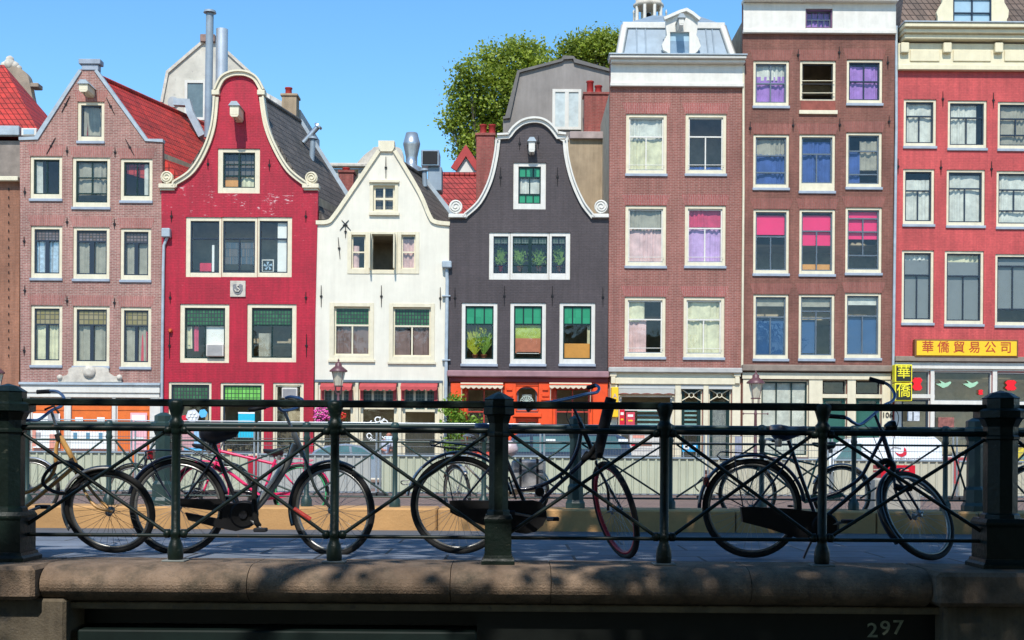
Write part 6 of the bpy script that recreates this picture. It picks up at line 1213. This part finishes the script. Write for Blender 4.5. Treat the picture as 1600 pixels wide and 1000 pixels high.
def tree(name, base, top, blobs, n, size, leafm, label, seed, tr=.25, group=None, **kw):
    t = thing(name, base, label, 'tree', group); base = Vector(base); top = Vector(top)
    m = MB(); rr = random.Random(seed); m.tube([base, base.lerp(top,.4)+Vector((.15,0,0)), base.lerp(top,.75), top], [tr*1.2,tr*.8,tr*.6,tr*.4], 10); m.build('trunk', bark, t)
    br = MB()
    for b in blobs:
        c = Vector(b[0]); s0 = base.lerp(top, rr.uniform(.7,1)); mid = s0.lerp(c,.5)+Vector((rr.gauss(0,.3),rr.gauss(0,.3),.2)); br.tube([s0,mid,c], [tr*.38,tr*.22,tr*.08], 6)
        for _ in range(5): d = Vector((rr.gauss(0,1),rr.gauss(0,1),rr.gauss(0,.8))).normalized()*b[1]*.8; br.tube([mid.lerp(c,rr.random()), c+d*.5+Vector((0,0,.1)), c+d], [tr*.12,tr*.07,tr*.02], 5)
    br.build('branches', bark, t); cr = MB(); leafcloud(cr, blobs, n, size, seed, **kw); cr.build('crown', leafm, t); return t
YT = 75; kk = YT/F
def tb(px, py, rp, dy=0): c = W(px,py,YT+dy); return (tuple(c), rp*kk)
tree('leafy_tree', (W(770,700,YT).x,YT,-.5), tuple(W(775,330,YT)), [tb(727,150,26),(tb(745,200,38,1)),tb(735,115,20,-1),tb(780,150,42),tb(770,92,22,1),tb(810,100,36),tb(835,85,20,2),tb(712,185,18),tb(738,232,26),tb(820,150,40,2),tb(790,215,40,1),tb(703,195,9),tb(845,118,26)], 26000, .22, leafg, 'large green tree rising behind the low roofs, left of the grey mansard', 3, .14, spread=.34)
tree('leafy_tree', (W(930,700,YT+3).x,YT+3,-.5), tuple(W(930,190,YT)), [tb(900,78,24,3),tb(930,74,26,3),tb(962,84,32,3),tb(920,100,30,4),tb(985,105,34,4),tb(885,95,16,3),tb(948,64,14,3)], 12500, .22, leafg, 'green tree crown above the grey mansard, beside the zinc-roofed house', 5, .14, spread=.34)
# potted plants behind the triple window of the charcoal house
def houseplant(x, y0, y1, w, Y, label, seed, potc, leafm_=None, drop=False):
    c0, c1 = W(x,y1,Y), W(x,y0,Y); H_ = c1.z-c0.z; t = thing('potted_plant', (c0.x,Y,c0.z), label, 'potted plant', 'plants in the windows of the charcoal house')
    MB().lathe([(.09,0),(.13,.2),(.14,.2),(.12,.18)], (c0.x,Y,c0.z), 12).build('pot', potc, t); m = MB(); rr = random.Random(seed)
    bl_ = [((c0.x+rr.uniform(-.6,.6)*w, Y+rr.uniform(-.05,.08), c0.z+H_*rr.uniform(.3,.85)), rr.uniform(.10,.20)) for _ in range(7)]
    leafcloud(m, bl_, 260, .085, seed, per=5, spread=.05, shell=.2)
    for _ in range(45):
        a = rr.random()*6.28; L = H_*rr.uniform(.35,1.05); r = w*rr.uniform(.1,1.2); top = Vector((c0.x+r*math.cos(a), Y+.25*r*math.sin(a), c0.z+.18+(L-.2)*rr.uniform(.55,1))); b = Vector((c0.x,Y,c0.z+.18)); mid = b.lerp(top,.6)+Vector((0,0,.12)); s = rr.uniform(.025,.05); u = Vector((s,0,s*.3))
        m.add([b-u*.3,b+u*.3,mid+u,top,mid-u], [(0,1,2,4),(4,2,3)])
    m.build('leaves', leafm_ or leafv, t)
terra = M('terracotta', (.45,.14,.06), .8); YP = FY+.33
houseplant(782,378,424,.30,YP,'plant with red blooms in the left light of the charcoal triple window',11,redp); houseplant(812,380,424,.34,YP,'bushy green plant left of the centre bar in the charcoal triple window',12,terra)
houseplant(842,384,424,.32,YP,'arching green plant right of the centre bar in the charcoal triple window',13,M('pink_pot',(.5,.2,.15),.7)); houseplant(874,380,424,.28,YP,'spiky green plant in the right light of the charcoal triple window',14,terra)
houseplant(742,500,562,.5,YP,'tall yellow-green plant in the lower left window of the charcoal house',15,terra,LEAF('yellow_green_leaf',(.42,.50,.04))); houseplant(756,504,562,.42,YP,'second slimmer plant in the lower left window of the charcoal house',16,terra)
# shrub climbing between the cream and charcoal houses
t = thing('climbing_shrub', W(712,730,52), 'light green climbing shrub where the cream and the charcoal houses meet', 'shrub'); Ys = 52.0; k = Ys/F
m = MB(); leafcloud(m, [((W(x,y,Ys).x,Ys-dd,W(x,y,Ys).z), r*k) for x,y,r,dd in ((712,625,9,0),(705,640,12,.1),(718,655,13,.1),(700,668,10,0),(714,680,12,.1),(706,697,11,0),(735,662,7,0),(722,700,9,0),(745,658,5,0))], 1900, .15, 21, per=6, spread=.12, shell=.2); m.build('foliage', leafv, t)
m = MB(); m.tube([(W(708,735,Ys).x,Ys,-.5),W(706,690,Ys),W(712,650,Ys),W(712,622,Ys)], .03, 6); m.tube([W(706,690,Ys),W(722,670,Ys),W(742,660,Ys)], .02, 6); m.build('stem', bark, t)
# flower baskets
def flowers(px, py, rp, Y, n, col, label, seed):
    c = W(px,py,Y); k = rp*Y/F; t = thing('hanging_basket', c, label, 'flower basket'); MB().lathe([(k*.2,-k*.9),(k*.55,-k*.5),(k*.65,-k*.2)], c, 12).build('basket', M('basket_brown', (.12,.08,.05), .9), t)
    a = MB(); leafcloud(a, [(tuple(c),k*.85)], n//2, .09, seed, per=4, spread=.07, shell=.2); a.build('leaves', leafv, t); b = MB(); rr = random.Random(seed)
    for _ in range(n//3):
        d = Vector((rr.gauss(0,1),rr.gauss(0,1)-1,rr.gauss(0,1))).normalized()*k*rr.uniform(.7,1.1); p = c+d; s = .055
        b.lathe([(.01,-.02),(s,0),(s*.6,.03),(.01,.045)], p, 6)
    b.build('flowers', col, t)['kind'] = 'stuff'; MB().tube([c+Vector((0,0,k*.5)),c+Vector((0,0,k*1.6)),c+Vector((0,.9,k*1.7))], .012, 5).build('hook', iron, t)
flowers(504,650,15,51.6,420,M('magenta_petal', (.75,.10,.38), .6, var=.35, vs=14),'hanging basket of magenta flowers on the left bay of the cream house',31); flowers(534,651,7,51.8,120,M('scarlet_petal', (.65,.03,.02), .6),'smaller tuft of scarlet flowers right of the magenta basket, behind the baluster',32)
# ================================================================== pedestrian
def skinmesh(name, pts, edges, mat, parent, sub=2):
    me = bpy.data.meshes.new(name); me.from_pydata([p for p, _ in pts], edges, []); bm = bmesh.new(); bm.from_mesh(me); L = bm.verts.layers.skin.verify()
    bm.verts.ensure_lookup_table()
    for v, (_, r) in zip(bm.verts, pts): v[L].radius = (r, r); v[L].use_root = (v.index == 0)
    bm.to_mesh(me); bm.free(); o = bpy.data.objects.new(name, me); COL.objects.link(o); o.modifiers.new('s','SKIN').use_smooth_shade = True; s = o.modifiers.new('u','SUBSURF'); s.levels = s.render_levels = sub
    bpy.context.view_layer.update(); me2 = bpy.data.meshes.new_from_object(o.evaluated_get(bpy.context.evaluated_depsgraph_get())); bpy.data.objects.remove(o); me2.materials.clear(); me2.materials.append(mat)
    for p in me2.polygons: p.use_smooth = True
    q = bpy.data.objects.new(name, me2); COL.objects.link(q); q.parent = parent; WL[q.name] = WL[parent.name]; return q
Yq = 46.5; gx = W(603,700,Yq).x; t = thing('person', (gx,Yq,-.5), 'pedestrian in a pale grey shirt behind the fence, head bent over a white parcel', 'person'); t.scale = (1.0,1.0,1.09)
skin = M('sunburnt_skin', (.50,.20,.13), .55, var=.1)
V3 = Vector
body = [((0,0,.95),.13),((0,0,1.15),.12),((.02,-.01,1.36),.14),((.05,-.02,1.5),.055),((.09,-.04,1.56),.06),((.12,-.06,1.62),.085),((.11,-.05,1.69),.075),
        ((-.16,0,1.40),.055),((-.20,-.04,1.16),.042),((-.02,-.25,1.10),.034),((.06,-.32,1.12),.028),((.20,0,1.40),.055),((.26,-.04,1.16),.042),((.22,-.26,1.10),.034),((.20,-.34,1.12),.028),
        ((-.09,0,.88),.085),((-.10,-.02,.48),.06),((-.11,.02,.09),.04),((-.11,-.14,.04),.035),((.09,0,.88),.085),((.13,-.05,.48),.06),((.16,.04,.09),.04),((.16,-.12,.04),.035)]
edg = [(0,1),(1,2),(2,3),(3,4),(4,5),(5,6),(2,7),(7,8),(8,9),(9,10),(2,11),(11,12),(12,13),(13,14),(0,15),(15,16),(16,17),(17,18),(0,19),(19,20),(20,21),(21,22)]
skinmesh('body', body, edg, skin, t)
shirt = [((0,0,.93),.15),((0,0,1.15),.14),((.02,-.01,1.36),.16),((.03,-.01,1.44),.09),((-.16,0,1.40),.072),((-.19,-.03,1.22),.06),((.20,0,1.40),.072),((.25,-.03,1.22),.06)]
skinmesh('shirt', shirt, [(0,1),(1,2),(2,3),(2,4),(4,5),(2,6),(6,7)], M('pale_grey_shirt', (.42,.43,.50), .85, var=.1), t)
trs = [((0,0,.93),.15),((-.09,0,.86),.1),((-.10,-.02,.48),.075),((-.11,.02,.12),.06),((.09,0,.86),.1),((.13,-.05,.48),.075),((.16,.04,.12),.06)]
skinmesh('trousers', trs, [(0,1),(1,2),(2,3),(0,4),(4,5),(5,6)], M('tan_trousers', (.30,.20,.13), .85), t)
skinmesh('hair', [((.13,-.03,1.70),.085),((.10,0,1.67),.08),((.07,.02,1.62),.06)], [(0,1),(1,2)], M('brown_hair', (.10,.05,.03), .7), t)
f = MB(); hc = Vector((gx+.12,Yq-.06,-.5+1.62)); f.tube([hc+V3((0,-.085,.02)),hc+V3((0,-.115,-.005)),hc+V3((0,-.088,-.02))], [.008,.014,.008], 6)
for s in (-1,1): f.lathe([(.004,-.02),(.02,0),(.004,.025)], hc+V3((s*.09,0,0)), 8)
f.build('face_features', skin, t); X = W(610,686,Yq-.3)
solo(MB().box(X.x-.16,X.x+.2,Yq-.52,Yq-.36,X.z-.09,X.z+.1,.015), 'parcel', M('white_blue_parcel', (.62,.70,.80), .6), "white and pale blue parcel in the pedestrian's hands", 'parcel')
# ================================================================== trees on the near quay (out of frame: the first shade the bridge, the added rest block sky light)
def shade(label, base, blobs, n, seed, size=.21): tree('unseen_tree', base, (base[0]*.8, base[1]+1.2, 6.2), blobs, n, size, leafd, label, seed, .28, 'shade trees on the near quay', per=10, spread=.33, shell=.15)
shade('dense quay tree right of the camera shading the right of the bridge', (7.5,-4.2,-.7), [((x,y,8.4+.4*math.sin(x*2+y)),2.1,.55) for x,y in ((1.5,1.2),(3.6,.4),(6.2,1.0),(9,.8),(.2,3.9),(2.8,3.6),(5.4,3.9),(8.2,3.6),(.6,6.6),(3.2,6.6),(6,6.6),(8.8,6.4),(1.2,9.0),(3.9,9.2),(6.6,9.2),(9.2,9.0),(11.5,4),(11.5,7.5),(2,-2),(5.5,-2),(9,-2))], 52000, 41)
shade('looser quay tree left of the camera dappling the left of the bridge', (-8.5,-4.0,-.7), [((-5.9,1.0,8.2),1.7,.6),((-2.3,4.0,8.6),1.5,.6),((-8.5,2.4,8.0),2.0,.6),((-4.6,5.2,8.4),1.0,.5),((-8,5,8),1.5,.5),((-5,-2.2,8.3),2.2,.6),((-1.5,-2,8.5),2,.6),((-1.9,1.3,8.6),.3,.5),((-9,-1.5,8),2.2,.6)], 15000, 42)
for i, (x, y, hh_) in enumerate(((-16,-9,9),(-8.5,-10,10),(-1,-11,9.5),(6.5,-10,10),(14,-9,9),(22,-7,9.5),(-24,-7,9))):
    tree('unseen_tree', (x,y,-.7), (x,y,hh_*.8), [((x-1.6,y,hh_*.6),2.6),((x+1.7,y+.5,hh_*.62),2.7),((x,y,hh_*.95),2.7),((x,y+.3,hh_*.3),2.4),((x+2.6,y,hh_*.25),2.0)], 3600, .55, leafd, ['first','second','third','fourth','fifth','sixth','seventh'][i]+' added tree in the unseen row behind the camera, counted from the far left' if i < 5 else ('rightmost added tree of the unseen row behind the camera' if i == 5 else 'outermost left added tree of the unseen row behind the camera'), 60+i, .28, 'unseen trees added to block low sky', per=6, spread=.5, shell=.2)  # unseen row added to block low sky and darken reflections
tree('unseen_tree', (11.5,-5.5,-.7), (9,-5,6), [((x,-4.2+.3*math.sin(x),z),1.9) for x in (1.5,4.5,7.5,10.5,13.5) for z in (1.6,4.4,7.0)], 16000, .36, leafd, 'added bushy foliage screen close behind the camera on the right', 77, .25, 'unseen trees added to block low sky', per=7, spread=.4, shell=.2)  # added wall of foliage, keeps sky light off the right railing
tree('unseen_tree', (-11.5,-5.5,-.7), (-9,-5,6), [((x,-4.6+.3*math.sin(x),z),1.7) for x in (-3,-7,-11) for z in (2.0,5.4)], 5000, .36, leafd, 'added bushy foliage screen close behind the camera on the left', 78, .25, 'unseen trees added to block low sky', per=7, spread=.4, shell=.2)  # looser foliage wall added to cut sky light on the left
# ================================================================== light, sky, camera
EL, AZ = 50.0, -6.0      # sun elevation, sideways angle: a little from the left behind the camera
sd = Vector((math.sin(R(AZ))*math.cos(R(EL)), -math.cos(R(AZ))*math.cos(R(EL)), math.sin(R(EL))))
L = bpy.data.lights.new('sun', 'SUN'); L.energy = 4.6; L.angle = R(.5); L.color = (1,.955,.88); lo = bpy.data.objects.new('sun', L); COL.objects.link(lo); lo.rotation_euler = sd.to_track_quat('Z','Y').to_euler(); lo.location = (0,-20,30)
wd = bpy.data.worlds.new('World'); SC.world = wd; wd.use_nodes = True; nt = wd.node_tree; bg = nt.nodes['Background']; sk = nt.nodes.new('ShaderNodeTexSky'); sk.sky_type = 'NISHITA'; sk.sun_disc = False
sk.sun_elevation = R(EL); sk.sun_rotation = math.atan2(sd.x, sd.y); sk.altitude = 0; sk.air_density = 1.0; sk.dust_density = 0.0; sk.ozone_density = 4.5
hs = nt.nodes.new('ShaderNodeHueSaturation'); hs.inputs['Saturation'].default_value = 1.16; hs.inputs['Hue'].default_value = .492; hs.inputs['Value'].default_value = 1.65; nt.links.new(sk.outputs[0], hs.inputs['Color']); nt.links.new(hs.outputs[0], bg.inputs[0]); bg.inputs[1].default_value = .12
cd = bpy.data.cameras.new('camera'); co = bpy.data.objects.new('camera', cd); COL.objects.link(co); SC.camera = co
cd.sensor_width = 36; cd.lens = F/1600*36; cd.clip_end = 4000; cd.clip_start = .05; cd.shift_y = 203*CT/1600; cd.shift_x = 203*ST/1600
co.matrix_world = Matrix(((CT,-ST,0,0),(0,0,-1,0),(ST,CT,0,CZ),(0,0,0,1)))
SC.view_settings.view_transform = 'Standard'; SC.view_settings.look = 'None'; SC.view_settings.exposure = .15; SC.view_settings.gamma = 1
SC.render.engine = 'CYCLES'; SC.cycles.max_bounces = 6; SC.cycles.transparent_max_bounces = 12
